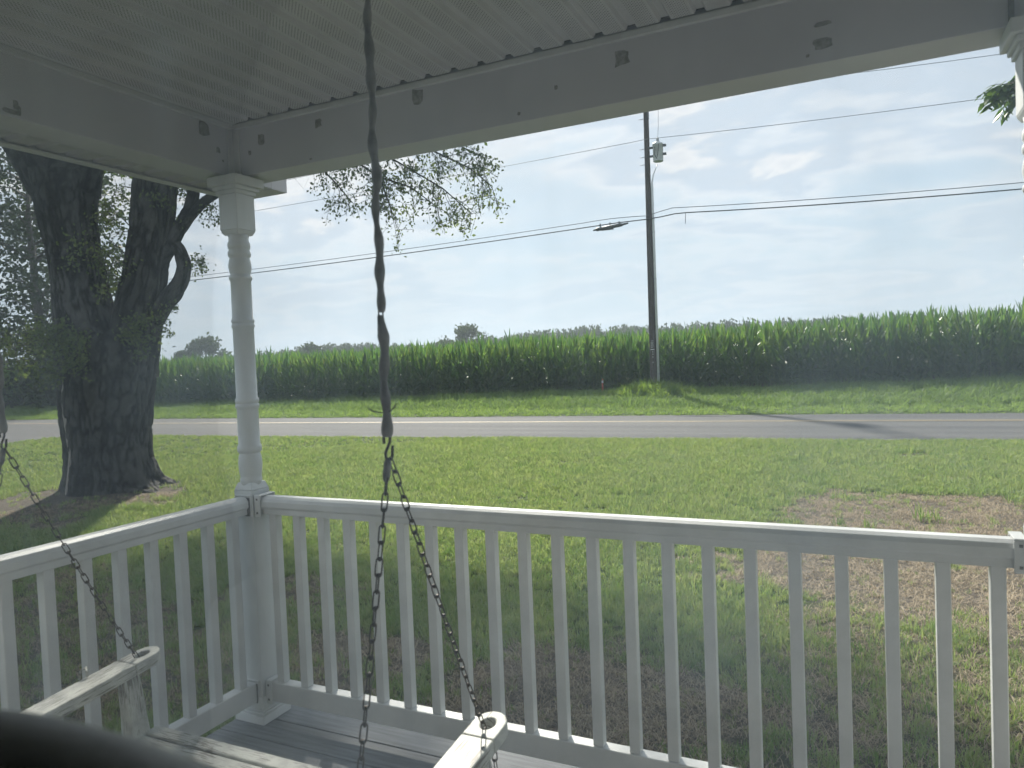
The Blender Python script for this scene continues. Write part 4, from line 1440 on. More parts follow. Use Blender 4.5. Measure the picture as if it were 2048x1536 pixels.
stk = empty('marker_stake', (-8.15, 29.05, float(gz(-8.15, 29.05))))
tag(stk, 'thin faded orange marker stake in front of the corn left of the pole', 'stake')
mb = MB()
mb.tube([(0, 0, -0.1), (0.01, 0, 0.66), (0.012, 0, 0.70)], [0.042, 0.04, 0.02], 8)
mb.build('shaft', MAT['stake'], stk)
mb = MB()
mb.tube([(0.01, 0, 0.50), (0.011, 0, 0.62)], 0.046, 8)
mb.build('band', MAT['tag'], stk)
mb = MB()
rg = np.random.default_rng(3)
mb.lathe([(0.02, 0), (0.16, 0.02), (0.2, 0.07), (0.12, 0.12), (0.02, 0.13)], 0, 0, 9)
st = mb.build('stone', MAT['stone'], None, (-7.0, 29.0, float(gz(-7.0, 29.0)) - 0.02))
st.scale = (1.3, 0.8, 0.9)
tag(st, 'flat pale stone on the verge between orange stake and pole', 'stone')

# ------------------------------------------------------------------ porch deck
deck = empty('porch_deck', (0, 0, 0))
tag(deck, 'grey board porch deck behind the white railings', 'deck')
y = 0.125
while y > -1.80:
    mb = MB()
    w = 0.138
    x0 = -0.085
    mb.box(0, 4.7, -w, 0, -0.025, 0)
    b = mb.build('deck_board', MAT['deck'], deck, (x0, y, 0), 0.004)
    y -= w + 0.005
mb = MB()
mb.box(-0.065, 4.6, 0.06, 0.10, -0.25, -0.027)
mb.build('rim_joist', MAT['trimw'], deck)
mb = MB()
mb.box(-0.065, -0.025, -1.80, 0.058, -0.25, -0.027)
mb.build('rim_joist', MAT['trimw'], deck)
mb = MB()
for x in np.arange(0.4, 4.6, 0.4):
    mb.box(x - 0.02, x + 0.02, -1.8, 0.058, -0.2, -0.027)
mb.build('joists', MAT['pole'], deck)
for x, yy in ((0.0, 0.0), (2.709, 0.0), (0.0, -1.7)):
    mb = MB()
    mb.box(x - 0.05, x + 0.05, yy - 0.11, yy - 0.01, LAWN - 0.1, -0.21)
    mb.build('pier', MAT['pole'], deck)


# ------------------------------------------------------------------ porch posts
def make_post(label, loc):
    root = empty('porch_post', loc)
    tag(root, label, 'porch post', 'turned white porch posts')
    a = 0.049
    mb = MB()

    def sqz(z0, z1, h0, h1=None):
        h1 = h0 if h1 is None else h1
        v = [(sx * h, sy * h, z) for z, h in ((z0, h0), (z1, h1)) for sx, sy in ((-1, -1), (1, -1), (1, 1), (-1, 1))]
        mb.add(v, [(3, 2, 1, 0), (4, 5, 6, 7), (0, 1, 5, 4), (1, 2, 6, 5), (2, 3, 7, 6), (3, 0, 4, 7)])
    sqz(0.10, 0.955, a)
    sqz(0.9555, 0.985, a, a * 0.78)
    sqz(2.000, 2.018, a * 0.80, a)
    sqz(2.0185, 2.162, a)
    mb.build('block', MAT['vinyl_post'], root, bevel=0.003)
    r = 0.046
    prof = [(0.044, 0.975), (0.046, 0.99), (0.047, 0.998), (0.044, 1.004), (0.045, 1.012), (0.049, 1.04), (0.050, 1.065), (0.047, 1.09), (0.043, 1.103),
            (0.042, 1.106), (0.049, 1.110), (0.051, 1.118), (0.051, 1.130), (0.048, 1.138), (0.0455, 1.141), (0.0455, 1.285), (0.0465, 1.288),
            (0.050, 1.292), (0.051, 1.300), (0.050, 1.308), (0.0455, 1.311), (0.050, 1.314), (0.051, 1.322), (0.050, 1.330), (0.0452, 1.334),
            (0.0450, 1.620), (0.0485, 1.623), (0.0495, 1.630), (0.0485, 1.637), (0.0448, 1.640), (0.0485, 1.643), (0.0495, 1.650), (0.0485, 1.657), (0.0445, 1.660),
            (0.0435, 1.815), (0.0475, 1.818), (0.050, 1.826), (0.0475, 1.834), (0.0425, 1.837), (0.045, 1.848), (0.049, 1.868), (0.049, 1.880), (0.045, 1.900), (0.042, 1.909),
            (0.047, 1.914), (0.0495, 1.924), (0.048, 1.934), (0.0425, 1.941), (0.047, 1.947), (0.0485, 1.958), (0.047, 1.970), (0.0425, 1.976), (0.0425, 1.990), (0.045, 2.004)]
    mb = MB()
    prof = [(q_ * (0.955 if z_ < 1.15 else 0.93), z_) for q_, z_ in prof]
    mb.lathe(prof, 0, 0, 28)
    mb.build('turned_shaft', MAT['vinyl_post'], root)
    mb = MB()
    b = 0.079
    sq = []
    for h, z0, z1 in ((b, 0.001, 0.036), (b - 0.008, 0.0365, 0.046), (b - 0.014, 0.0465, 0.056)):
        mb.box(-h, h, -h, h, z0, z1)
    v = [(sx * h, sy * h, z) for z, h in ((0.0565, b - 0.016), (0.100, 0.051)) for sx, sy in ((-1, -1), (1, -1), (1, 1), (-1, 1))]
    mb.add(v, [(3, 2, 1, 0), (4, 5, 6, 7), (0, 1, 5, 4), (1, 2, 6, 5), (2, 3, 7, 6), (3, 0, 4, 7)])
    mb.build('base_trim', MAT['vinyl_post'], root, bevel=0.003)
    mb = MB()
    for h, z0, z1 in ((0.056, 2.1625, 2.178), (0.064, 2.1785, 2.194), (0.078, 2.1945, 2.232)):
        mb.box(-h, h, -h, h, z0, z1)
    mb.build('capital_trim', MAT['vinyl_post'], root, bevel=0.003)
    return root


make_post('white turned porch post at the corner where the two railings meet', (0, 0, 0))
make_post('white turned porch post at the right edge, end of the front railing', (2.722, 0, 0))


# ------------------------------------------------------------------ railings
def rail_profile(top):
    if top:
        return [(-0.027, 0.857), (0.027, 0.857), (0.027, 0.880), (0.036, 0.888), (0.036, 0.910), (0.030, 0.922), (0.016, 0.930), (-0.016, 0.930), (-0.030, 0.922), (-0.036, 0.910), (-0.036, 0.888), (-0.027, 0.880)]
    return [(-0.025, 0.080), (0.025, 0.080), (0.025, 0.157), (0.022, 0.160), (-0.022, 0.160), (-0.025, 0.157)]


def railing(label, axis, a, b, pos):
    root = empty('porch_railing', (0, 0, 0))
    tag(root, label, 'railing', 'white porch railings')
    for nm, top in (('top_rail', True), ('bottom_rail', False)):
        mb = MB()
        mb.prism(rail_profile(top), axis, a, b)
        mb.build(nm, MAT['vinyl'], root, bevel=0.002)
    h = 0.0178
    mb = MB()
    mb.box(-h, h, -h, h, 0.1603, 0.8567)
    first = mb.build('baluster', MAT['vinyl'], root, bevel=0.003)
    for i, p in enumerate(pos):
        o = first if i == 0 else copy_to(first, root)
        o.location = (p, 0, 0) if axis == 'x' else (0, p, 0)
    ends = [(a, 1), (b, -1)]
    for e, s in ends:
        for z0, z1, hw in ((0.072, 0.168, 0.034), (0.848, 0.938, 0.044)):
            lo, hi = sorted((e, e + s * 0.030))
            mb = MB()
            # U-shaped collar: two cheeks and a lid round the rail
            def bx(t0, t1, w0, w1, zz0, zz1):
                if axis == 'x':
                    mb.box(t0, t1, w0, w1, zz0, zz1)
                else:
                    mb.box(w0, w1, t0, t1, zz0, zz1)
            bx(lo, hi, -hw, -hw + 0.007, z0, z1 - 0.0065)
            bx(lo, hi, hw - 0.007, hw, z0, z1 - 0.0065)
            bx(lo, hi, -hw, hw, z1 - 0.006, z1)
            br = mb.build('bracket', MAT['vinyl'], root, bevel=0.0015)
            for dz in (0.18, 0.80):
                mb = MB()
                z = z0 + (z1 - z0) * dz
                c = (lo + hi) / 2
                bx(c - 0.004, c + 0.004, -hw - 0.002, -hw + 0.0005, z - 0.004, z + 0.004) if axis == 'x' else bx(c - 0.004, c + 0.004, hw - 0.0005, hw + 0.002, z - 0.004, z + 0.004)
                mb.build('screw', MAT['screw'], br)
            # dark strip filling the slot between collar and post
            mb = MB()
            g0, g1 = sorted((e - s * 0.0005, e - s * 0.004))
            bx(g0, g1, -hw + 0.004, hw - 0.004, z0 + 0.004, z1 - 0.012)
            mb.build('dark_joint', MAT['darkgap'], br)
    return root


railing('long white railing along the front of the porch with square balusters', 'x', 0.0535, 2.668, [0.121 + 0.1243 * i for i in range(21)])
railing('short white railing along the left side of the porch, under the big tree', 'y', -0.0535, -1.795, [-0.114 - 0.1243 * i for i in range(14)])
bpy.context.view_layer.update()

# ------------------------------------------------------------------ porch roof: soffit, beams, eave
roof = empty('porch_roof', (0, 0, 2.244))
tag(roof, 'white porch roof with perforated soffit ceiling and boxed beams', 'porch roof')


def rpart(mb, name, mat, bevel=0.0):
    o = mb.build(name, mat, roof, bevel=bevel)
    o.location = (0, 0, -2.244)
    return o


CE = 2.452
mb = MB()
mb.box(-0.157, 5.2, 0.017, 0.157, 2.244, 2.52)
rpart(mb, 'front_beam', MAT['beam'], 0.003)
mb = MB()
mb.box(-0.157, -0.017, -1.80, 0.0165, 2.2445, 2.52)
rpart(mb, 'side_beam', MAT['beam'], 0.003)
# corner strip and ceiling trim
mb = MB()
mb.box(-0.0165, 0.020, 0.006, 0.0165, 2.2455, 2.43)
mb.box(-0.0165, -0.007, -0.020, 0.0055, 2.2455, 2.43)
rpart(mb, 'corner_trim', MAT['trimw'], 0.002)
mb = MB()
mb.box(-0.006, 5.2, -0.002, 0.0165, 2.432, 2.4515)
rpart(mb, 'ceiling_trim', MAT['trimw'], 0.002)
mb = MB()
mb.box(-0.0165, 0.004, -1.80, -0.0025, 2.432, 2.4515)
rpart(mb, 'ceiling_trim', MAT['trimw'], 0.002)
# beam cladding joint near the right post
mb = MB()
mb.box(2.655, 2.668, 0.013, 0.0165, 2.2455, 2.4315)
rpart(mb, 'cladding_joint', MAT['darkgap'])
# soffit panels, each a flat perforated strip with a recessed groove
prof = [(0.0, 0.0), (0.068, 0.0), (0.075, 0.013), (0.097, 0.013), (0.1045, 0.0)]


def panel_mesh(L):
    mb = MB()
    v = [(x, 0, z) for x, z in prof] + [(x, L, z) for x, z in prof]
    v += [(x, 0, z + 0.002) for x, z in prof] + [(x, L, z + 0.002) for x, z in prof]
    n = len(prof)
    f = [(i, i + 1, n + i + 1, n + i) for i in range(n - 1)]
    f += [(2 * n + i, 3 * n + i, 3 * n + i + 1, 2 * n + i + 1) for i in range(n - 1)]
    mb.add(v, f)
    return mb


first = None
for i in range(46):
    x = 0.019 + 0.105 * i
    if first is None:
        first = panel_mesh(1.80 - 0.006).build('soffit_panel', MAT['soffit'], roof)
        o = first
    else:
        o = copy_to(first, roof)
    o.location = (x, -1.80, CE - 2.244)
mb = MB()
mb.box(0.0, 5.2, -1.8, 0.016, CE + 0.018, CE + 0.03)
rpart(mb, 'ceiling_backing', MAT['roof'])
mb = MB()
mb.box(-0.0165, 0.0185, -1.8, 0.016, CE + 0.0005, CE + 0.004)
rpart(mb, 'ceiling_filler', MAT['trimw'])
# side eave: soffit strips running outward, lip, fascia and the return box at the front corner
EZ = 2.238
first = None
for i in range(21):
    yy = 0.205 - 0.105 * (i + 1)
    if first is None:
        mbp = panel_mesh(0.120)
        first = mbp.build('eave_soffit_panel', MAT['soffit'], roof)
        o = first
    else:
        o = copy_to(first, roof)
    o.rotation_euler = (0, 0, R(90))
    o.location = (-0.150, yy, 2.2422 - 2.244)
mb = MB()
mb.prism([(-2.2, EZ - 0.008), (0.312, EZ - 0.008), (0.312, 2.532), (-2.2, 2.96)], 'x', -0.292, -0.2705)
rpart(mb, 'fascia', MAT['trimw'], 0.003)
mb = MB()
mb.box(-0.270, -0.252, -1.8, 0.2, EZ - 0.006, EZ - 0.0012)
rpart(mb, 'eave_channel', MAT['trimw'])
mb = MB()
mb.box(-0.2715, -0.010, 0.215, 0.312, EZ - 0.004, EZ + 0.16)
mb.box(-0.2715, -0.010, 0.158, 0.2145, EZ - 0.002, EZ + 0.16)
rpart(mb, 'eave_return', MAT['beam'], 0.003)
mb = MB()
pr = [(-2.6, 3.05), (0.34, 2.53), (0.34, 2.56), (-2.6, 3.09)]
mb.prism(pr, 'x', -0.33, 5.4)
rpart(mb, 'shingle_slope', MAT['roof'])
mb = MB()
mb.box(-0.30, 5.3, 0.158, 0.178, 2.42, 2.525)
rpart(mb, 'front_fascia', MAT['trimw'])


# scraps of adhesive left on the beams
def scrap(cx, cz, w, h, face, seed, hole=False):
    rg = random.Random(seed)
    pts = []
    n = 11
    for k in range(n):
        t = 2 * math.pi * k / n
        sx, sz = math.cos(t), math.sin(t)
        m = max(abs(sx), abs(sz))
        r_ = rg.uniform(0.72, 1.05)
        pts.append((sx / m * 0.5 * w * r_, sz / m * 0.5 * h * r_))
    mb = MB()
    if face == 'front':
        v = [(cx + p, 0.0155, cz + q) for p, q in pts] + [(cx + p, 0.0172, cz + q) for p, q in pts]
    else:
        v = [(-0.0155, cx + p, cz + q) for p, q in pts] + [(-0.0172, cx + p, cz + q) for p, q in pts]
    f = [tuple(range(n)) if face == 'front' else tuple(range(n - 1, -1, -1))] + [(i, (i + 1) % n, n + (i + 1) % n, n + i) for i in range(n)]
    mb.add(v, f)
    rpart(mb, 'adhesive_scrap', MAT['tape'])


for i, (x, z, w, h) in enumerate(((0.133, 2.375, 0.034, 0.050), (0.428, 2.388, 0.034, 0.038), (0.881, 2.404, 0.046, 0.062), (1.639, 2.380, 0.052, 0.052), (2.223, 2.352, 0.050, 0.014),
                                  (2.219, 2.297, 0.052, 0.030), (2.18, 2.271, 0.010, 0.010), (1.415, 2.332, 0.014, 0.016), (1.278, 2.272, 0.012, 0.012), (0.383, 2.259, 0.014, 0.008), (0.07, 2.331, 0.016, 0.022))):
    scrap(x, z, w, h, 'front', i)
for i, (yv, z, w, h) in enumerate(((-0.134, 2.407, 0.056, 0.062), (-0.067, 2.337, 0.024, 0.026), (-0.044, 2.298, 0.008, 0.010), (-0.865, 2.262, 0.050, 0.016), (-0.850, 2.284, 0.016, 0.03), (-0.842, 2.270, 0.014, 0.03))):
    scrap(yv, z, w, h, 'side', 30 + i)


# ------------------------------------------------------------------ porch swing
SW = Vector((0.930, -0.81, 0.62))
swing = empty('porch_swing', SW, (R(-5.5), 0, 0))
swing.rotation_euler = (R(5.5), 0, 0)
tag(swing, 'weathered white wooden porch swing with peeling paint', 'porch swing')


def grain(axis):
    return (lambda c: (c.y, c.x + c.z)) if axis == 'y' else ((lambda c: (c.x, c.y + c.z)) if axis == 'x' else (lambda c: (c.z, c.x + c.y)))


def swing_arm(xc):
    """flat arm with rounded front end and an eye hole for the chain; local y runs back (negative)"""
    mb = MB()
    hw, th, r = 0.041, 0.036, 0.0165
    hy = 0.0
    N = 32
    outer, inner = [], []
    for k in range(N):
        t = 2 * math.pi * k / N
        inner.append((r * math.cos(t), hy + r * math.sin(t) * 1.35))
        cx_, sy_ = math.cos(t), math.sin(t)
        if sy_ >= 0:
            outer.append((hw * cx_, hy + 0.052 * sy_))
        else:
            m = max(abs(cx_), abs(sy_))
            outer.append((hw * cx_ / m, hy + 0.052 * sy_ / m))
    v = []
    for z in (0, -th):
        v += [(xc + p[0], p[1], z) for p in outer]
        v += [(xc + p[0], p[1], z) for p in inner]
    f = []
    for k in range(N):
        k2 = (k + 1) % N
        f.append((k, k2, N + k2, N + k))
        f.append((2 * N + k2, 2 * N + k, 3 * N + k, 3 * N + k2))
        f.append((N + k, N + k2, 3 * N + k2, 3 * N + k))
        f.append((k2, k, 2 * N + k, 2 * N + k2))
    mb.add(v, f)
    y0, y1 = hy - 0.0521, -0.60
    a = [(-hw, y0), (hw, y0), (hw * 0.93, y1), (-hw * 0.93, y1)]
    v = [(xc + p, q, 0) for p, q in a] + [(xc + p, q, -th) for p, q in a]
    mb.add(v, [(3, 2, 1, 0), (4, 5, 6, 7), (0, 1, 5, 4), (1, 2, 6, 5), (2, 3, 7, 6), (3, 0, 4, 7)])
    return mb.build('arm', MAT['swing'], swing, bevel=0.005, uv=grain('y'), segs=3)


XL, XR = 0.354 - SW.x, 1.510 - SW.x
swing_arm(XL)
swing_arm(XR)
SEAT = -0.225
for xc in (XL, XR):
    mb = MB()
    lv = [(-0.036, 0.017, 0.020), (-0.075, 0.018, 0.020), (-0.105, 0.023, 0.020), (-0.135, 0.026, 0.020), (-0.18, 0.026, 0.020), (-0.235, 0.030, 0.021), (-0.30, 0.032, 0.021)]
    v, f = [], []
    for z, hx, hy_ in lv:
        v += [(xc + sx * hx * 0.75, -0.052 + sy * hy_ * 1.5, z) for sx, sy in ((-1, -1), (1, -1), (1, 1), (-1, 1))]
    for i in range(len(lv) - 1):
        for k in range(4):
            a, b = 4 * i + k, 4 * i + (k + 1) % 4
            f.append((a, a + 4, b + 4, b))
    f += [(0, 1, 2, 3), tuple(4 * (len(lv) - 1) + k for k in (3, 2, 1, 0))]
    mb.add(v, f)
    mb.build('arm_post', MAT['swing'], swing, bevel=0.006, uv=grain('z'))
    mb = MB()
    v = [(xc - 0.02, -0.02, SEAT - 0.022), (xc + 0.02, -0.02, SEAT - 0.022), (xc + 0.02, -0.56, SEAT - 0.05), (xc - 0.02, -0.56, SEAT - 0.05)]
    v += [(p[0], p[1], p[2] - 0.07) for p in v]
    mb.add(v, [(3, 2, 1, 0), (4, 5, 6, 7), (0, 1, 5, 4), (1, 2, 6, 5), (2, 3, 7, 6), (3, 0, 4, 7)])
    mb.build('seat_rail', MAT['swing'], swing, bevel=0.004, uv=grain('y'))
# seat slats
for i in range(8):
    y1 = 0.005 - 0.052 * i - (0.008 if i > 1 else 0)
    zt = SEAT - (0.0 if i < 2 else 0.010 + 0.004 * i)
    mb = MB()
    mb.box(XL + 0.012, XR - 0.012, y1 - 0.0435, y1, zt - 0.021, zt)
    mb.build('seat_slat', MAT['swing'], swing, bevel=0.004, uv=grain('x'))
# low backrest
for i in range(5):
    z0 = SEAT + 0.02 + 0.052 * i
    y0 = -0.52 - 0.018 * i
    mb = MB()
    mb.box(XL + 0.03, XR - 0.03, y0 - 0.018, y0, z0, z0 + 0.042)
    mb.build('back_slat', MAT['swing'], swing, bevel=0.004, uv=grain('x'))
for xc in (XL + 0.06, 0.0, XR - 0.06):
    mb = MB()
    v = [(xc - 0.02, -0.545, SEAT - 0.06), (xc + 0.02, -0.545, SEAT - 0.06), (xc + 0.02, -0.515, SEAT - 0.06), (xc - 0.02, -0.515, SEAT - 0.06)]
    v += [(p[0], p[1] - 0.105, SEAT + 0.27) for p in v]
    v = [(p[0], p[1] - 0.022, p[2]) for p in v]
    mb.add(v, [(3, 2, 1, 0), (4, 5, 6, 7), (0, 1, 5, 4), (1, 2, 6, 5), (2, 3, 7, 6), (3, 0, 4, 7)])
    mb.build('back_stile', MAT['swing'], swing, bevel=0.004, uv=grain('z'))
# wire hook stub on the left arm
mb = MB()
mb.tube([(XL - 0.052, -0.16, -0.004), (XL - 0.058, -0.15, 0.014), (XL - 0.046, -0.14, 0.022), (XL - 0.03, -0.15, 0.004)], 0.004, 6)
mb.build('paint_curl', MAT['swing'], swing, uv=grain('x'))


# ------------------------------------------------------------------ hanging chains
def link_mesh():
    Lh, w, r = 0.0160, 0.0060, 0.00145
    pts = []
    N = 18
    for k in range(N):
        t = 2 * math.pi * k / N
        z = math.sin(t)
        zz_ = (Lh - w) * (1 if z > 0 else -1) * min(1, abs(z) * 4) + w * z
        pts.append((w * math.cos(t) * 0.98, 0, zz_))
    V, Fq = [], []
    n = 6
    P = [Vector(p) for p in pts]
    for i, p in enumerate(P):
        d = (P[(i + 1) % N] - P[i - 1]).normalized()
        u = Vector((0, 1, 0))
        s = d.cross(u).normalized()
        for k in range(n):
            t = 2 * math.pi * k / n
            V.append(p + (u * math.cos(t) + s * math.sin(t)) * r)
    for i in range(N):
        for k in range(n):
            a, b = i * n + k, i * n + (k + 1) % n
            c, d = ((i + 1) % N) * n + (k + 1) % n, ((i + 1) % N) * n + k
            Fq.append((a, b, c, d))
    # the knot where the wire of a lock-link chain is wound round itself
    me = MB()
    me.add(V, Fq, True)
    me.tube([(-0.004, 0, Lh - 0.004), (0.004, 0, Lh - 0.003)], 0.0030, 7)
    return me


LINK = None


def chain_run(parent, p0, p1, base):
    """links from p0 to p1 (world), alternately turned"""
    global LINK
    p0, p1 = Vector(p0), Vector(p1)
    d = p1 - p0
    pitch = 0.0272
    n = max(2, int(round(d.length / pitch)))
    q = d.to_track_quat('Z', 'Y')
    for i in range(n):
        t = (i + 0.5) / n
        sag = -0.010 * 4 * t * (1 - t)
        c = p0 + d * t + Vector((0, 0, sag))
        rotq = q @ Quaternion((0, 0, 1), (math.pi / 2) * (i % 2) + random.gauss(0.35, 0.14))
        if LINK is None:
            LINK = link_mesh().build('link', MAT['chain'], parent)
            o = LINK
        else:
            o = LINK.copy()
            COL.objects.link(o)
            o.parent = parent
        o.rotation_mode = 'QUATERNION'
        o.rotation_quaternion = rotq
        o.location = c - Vector(base)
        o.scale = (1, 1, 1.05 * d.length / n / pitch)


def hanging_chain(x, label, front, rear, seed):
    base = Vector((x, -1.19, 2.45))
    root = empty('hanging_chain', base)
    tag(root, label, 'chain', 'chains holding the porch swing')
    rg = random.Random(seed)
    # knobbly plastic sleeve shrunk over the upper chain, with one gap where the link shows

    def sleeve(z0, z1):
        n = int((z0 - z1) / 0.006)
        pts, rad = [], []
        ph = rg.uniform(0, 6)
        for i in range(n + 1):
            z = z0 + (z1 - z0) * i / n
            u = z / 0.0275 * math.pi
            pts.append((0.0016 * math.sin(u * 0.5 + ph) + 0.001 * math.sin(z * 40), 0.0012 * math.cos(u * 0.37), z - 2.45))
            rad.append(0.0072 + 0.0015 * math.sin(u) + 0.0009 * math.sin(u * 0.31 + ph) + (0.0012 if z < 1.5 else 0))
        rad[0] *= 0.85
        rad[-1] *= 0.85
        mb = MB()
        mb.tube(pts, rad, 12)
        mb.build('plastic_sleeve', MAT['sleeve'], root)
    sleeve(2.45, 1.5375)
    sleeve(1.5335, 1.319)
    chain_run(root, (x - 0.002, -1.19, 1.575), (x - 0.002, -1.19, 1.500), base)
    mb = MB()
    cz = 1.3015 - 2.45
    S = [(-0.0065, 0.006), (-0.0068, 0.017), (-0.004, 0.0225), (0.001, 0.0225), (0.0045, 0.019), (0.0040, 0.010), (0.0, 0.0), (-0.0045, -0.010), (-0.0045, -0.018), (-0.001, -0.0225), (0.004, -0.0225), (0.0068, -0.017), (0.0078, -0.004), (0.0082, 0.002)]
    ca, sa = math.cos(R(25)), math.sin(R(25))
    mb.tube([(p * ca, p * sa, cz + q) for p, q in S], 0.0027, 8)
    mb.build('s_hook', MAT['chain'], root)
    mb = MB()
    d = (Vector(rear) - Vector((x, -1.19, 1.279))).normalized()
    pts = [Vector((-0.001, 0, 1.281 - 2.45)) + d * t for t in (0, 0.008, 0.018, 0.028, 0.036, 0.041)]
    mb.tube(pts, [0.0045, 0.0072, 0.0066, 0.0072, 0.006, 0.004], 9)
    mb.build('tape_wrap', MAT['sleeve'], root)
    chain_run(root, (x + 0.003, -1.188, 1.280), front, base)
    p0 = Vector((x, -1.19, 1.279)) + d * 0.032
    chain_run(root, p0, rear, base)
    return root


HR = hanging_chain(1.540, 'rusty hanging chain in a grey plastic sleeve, at the right end of the swing', (1.508, -0.822, 0.612), (1.503, -1.36, 0.37), 1)
HL = hanging_chain(0.412, 'rusty hanging chain at the left edge of the photo, holding the far left arm', (0.356, -0.825, 0.612), (0.366, -1.36, 0.37), 2)
# front chain end hanging below the right arm
tail = empty('chain_tail', (1.51, -0.80, 0.60))
tag(tail, 'short dark chain end hanging below the right swing arm', 'chain', 'chains holding the porch swing')
chain_run(tail, (1.512, -0.796, 0.585), (1.520, -0.78, 0.40), (1.51, -0.80, 0.60))
# black cable tie round the sleeve
tie = empty('cable_tie', (1.541, -1.19, 1.363))
tag(tie, 'black cable tie with curled ends round the chain sleeve', 'cable tie')
mb = MB()
ca, sa = math.cos(R(25)), math.sin(R(25))
mb.tube([(p * ca, p * sa - 0.010, q) for p, q in ((-0.026, 0.008), (-0.018, 0.003), (-0.009, 0.0005), (0.0, 0.0))], [0.0011, 0.0015, 0.0013, 0.001], 6)
mb.build('tail', MAT['wire'], tie)
mb = MB()
mb.tube([(p * ca, p * sa - 0.008, q) for p, q in ((0.008, 0.001), (0.013, 0.003), (0.018, 0.008), (0.022, 0.015))], [0.001, 0.0012, 0.0015, 0.0012], 6)
mb.build('tail', MAT['wire'], tie)

# ------------------------------------------------------------------ house wall, window and the dark room behind it
house = empty('house', (2.0, -1.85, 0))
tag(house, 'pale sided house whose window looks out over the porch', 'house')


def hpart(mb, name, mat, bevel=0.0, parent=None):
    o = mb.build(name, mat, parent or house, bevel=bevel)
    o.location = (-2.0, 1.85, 0) if parent is None else (0, 0, 0)
    return o


WX0, WX1, WZ0, WZ1 = 1.25, 2.85, 0.75, 2.12
mb = MB()
y0, y1 = -1.95, -1.80
mb.box(-0.15, WX0, y0, y1, -0.6, 2.6)
mb.box(WX1, 6.5, y0, y1, -0.6, 2.6)
mb.box(WX0 + 0.0005, WX1 - 0.0005, y0, y1, -0.6, WZ0)
mb.box(WX0 + 0.0005, WX1 - 0.0005, y0, y1, WZ1, 2.6)
hpart(mb, 'wall', MAT['siding'])
mb = MB()
mb.box(-0.15, 0.0, -7, -1.951, -0.6, 2.6)
mb.box(6.35, 6.5, -7, -1.951, -0.6, 2.6)
mb.box(-0.15, 6.5, -7.15, -7.001, -0.6, 2.6)
hpart(mb, 'outer_wall', MAT['siding'])
mb = MB()
mb.prism([(-7.6, 2.62), (-4.5, 4.2), (-1.5, 2.86), (-1.5, 2.62)], 'x', -0.4, 6.8)
hpart(mb, 'roof', MAT['roof'])
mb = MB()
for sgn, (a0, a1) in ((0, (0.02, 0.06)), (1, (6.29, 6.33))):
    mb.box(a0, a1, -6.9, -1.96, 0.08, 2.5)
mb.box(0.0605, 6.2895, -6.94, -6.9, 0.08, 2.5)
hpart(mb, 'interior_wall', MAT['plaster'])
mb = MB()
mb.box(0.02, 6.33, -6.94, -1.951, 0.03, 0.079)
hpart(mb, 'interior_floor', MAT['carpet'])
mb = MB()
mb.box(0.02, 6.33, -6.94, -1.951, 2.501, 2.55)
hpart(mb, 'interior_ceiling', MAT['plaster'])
mb = MB()
for (xa, xb, za, zb) in ((WX0, WX0 + 0.05, WZ0, WZ1), (WX1 - 0.05, WX1, WZ0, WZ1), (WX0 + 0.0505, WX1 - 0.0505, WZ0, WZ0 + 0.05), (WX0 + 0.0505, WX1 - 0.0505, WZ1 - 0.05, WZ1)):
    mb.box(xa + 0.001, xb - 0.001, -1.90, -1.81, za + 0.001, zb - 0.001)
wf = hpart(mb, 'window_frame', MAT['trimw'], 0.003)
mb = MB()
mb.box(WX0 + 0.045, WX1 - 0.045, -1.862, -1.858, WZ0 + 0.045, WZ1 - 0.045)
gp = mb.build('glass_pane', MAT['glass'], wf)

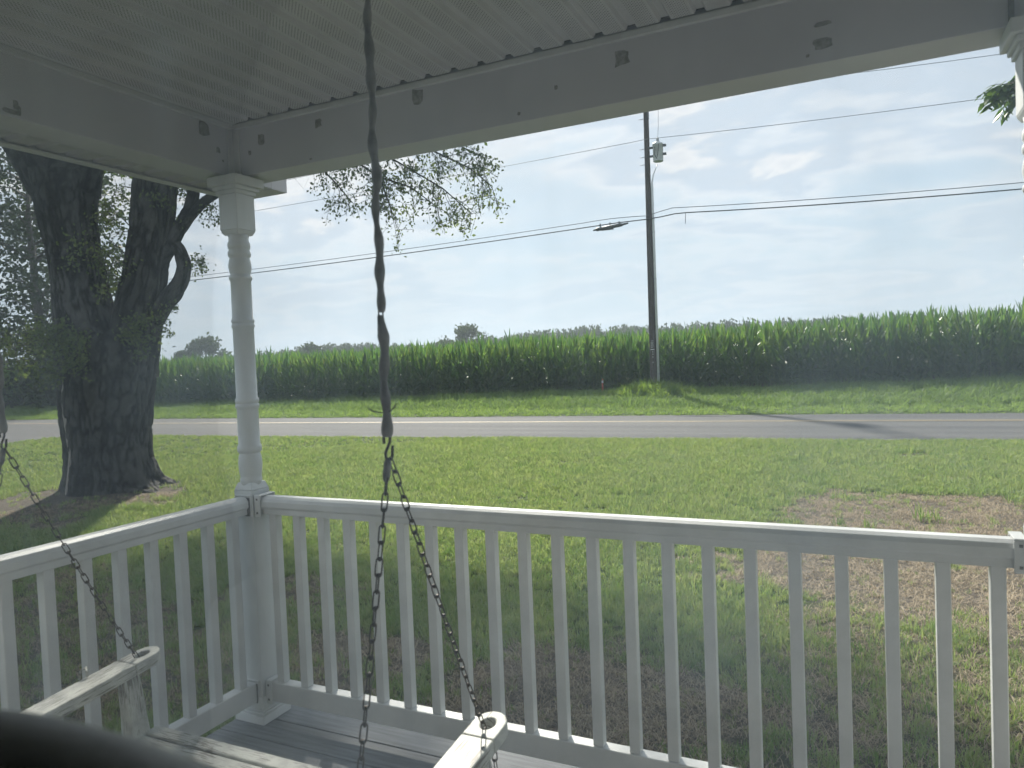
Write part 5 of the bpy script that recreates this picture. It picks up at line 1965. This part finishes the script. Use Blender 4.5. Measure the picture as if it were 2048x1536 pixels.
# the high back of a dark chair standing inside against the window
chair = empty('armchair', (1.987, -2.06, 0.08))
tag(chair, 'dark upholstered chair back, blurred in the lower left corner', 'chair')
mb = MB()
NX, NT = 40, 20
v, f = [], []
for i in range(NX + 1):
    u = -1 + 2 * i / NX
    x = 0.36 * u
    top = 1.2177 - 0.1088 * abs(u) ** 2
    hy_ = 0.035 * (1 - 0.5 * abs(u) ** 6)
    for k in range(NT + 1):
        t = math.pi * k / NT
        v.append((x, hy_ * math.cos(t), top - 0.05 + 0.05 * math.sin(t)))
    v += [(x, -hy_, 0.35), (x, hy_, 0.35)]
W_ = NT + 3
for i in range(NX):
    for k in range(W_):
        a, b = i * W_ + k, i * W_ + (k + 1) % W_
        f.append((a, b, b + W_, a + W_))
mb.add(v, f, True)
o = len(mb.v)
mb.f += [tuple(range(W_ - 1, -1, -1)), tuple(NX * W_ + k for k in range(W_))]
mb.sm += [False, False]
mb.build('backrest', MAT['upholstery'], chair)
mb = MB()
mb.box(-0.36, 0.36, -0.62, -0.06, 0.25, 0.46)
mb.build('seat', MAT['upholstery'], chair, bevel=0.05, segs=3)
for sx in (-1, 1):
    mb = MB()
    mb.box(sx * 0.43 - 0.065, sx * 0.43 + 0.065, -0.62, 0.02, 0.12, 0.62)
    mb.build('armrest', MAT['upholstery'], chair, bevel=0.05, segs=3)
    for sy in (-0.56, -0.03):
        mb = MB()
        mb.tube([(sx * 0.38, sy, 0.0), (sx * 0.38, sy, 0.2)], [0.02, 0.03], 8)
        mb.build('leg', MAT['pole'], chair)
mb = MB()
mb.box(-0.36, 0.36, -0.06, 0.05, 0.15, 0.349)
mb.build('base', MAT['upholstery'], chair)

# ------------------------------------------------------------------ hazy summer air
m, t, o_ = new_mat('pale_haze')
pv = nd(t, 'ShaderNodeVolumePrincipled', ins={'Color': (0.80, 0.88, 0.97, 1), 'Density': 0.0006, 'Anisotropy': 0.0})
t.links.new(pv.outputs[0], o_.inputs['Volume'])
mb = MB()
mb.box(-420, 260, -40, 470, -2.0, 24.0)
hz = mb.build('haze', m)
tag(hz, 'thin pale summer haze over the field', kind='stuff')

print('SCENE BUILT', len(bpy.data.objects))
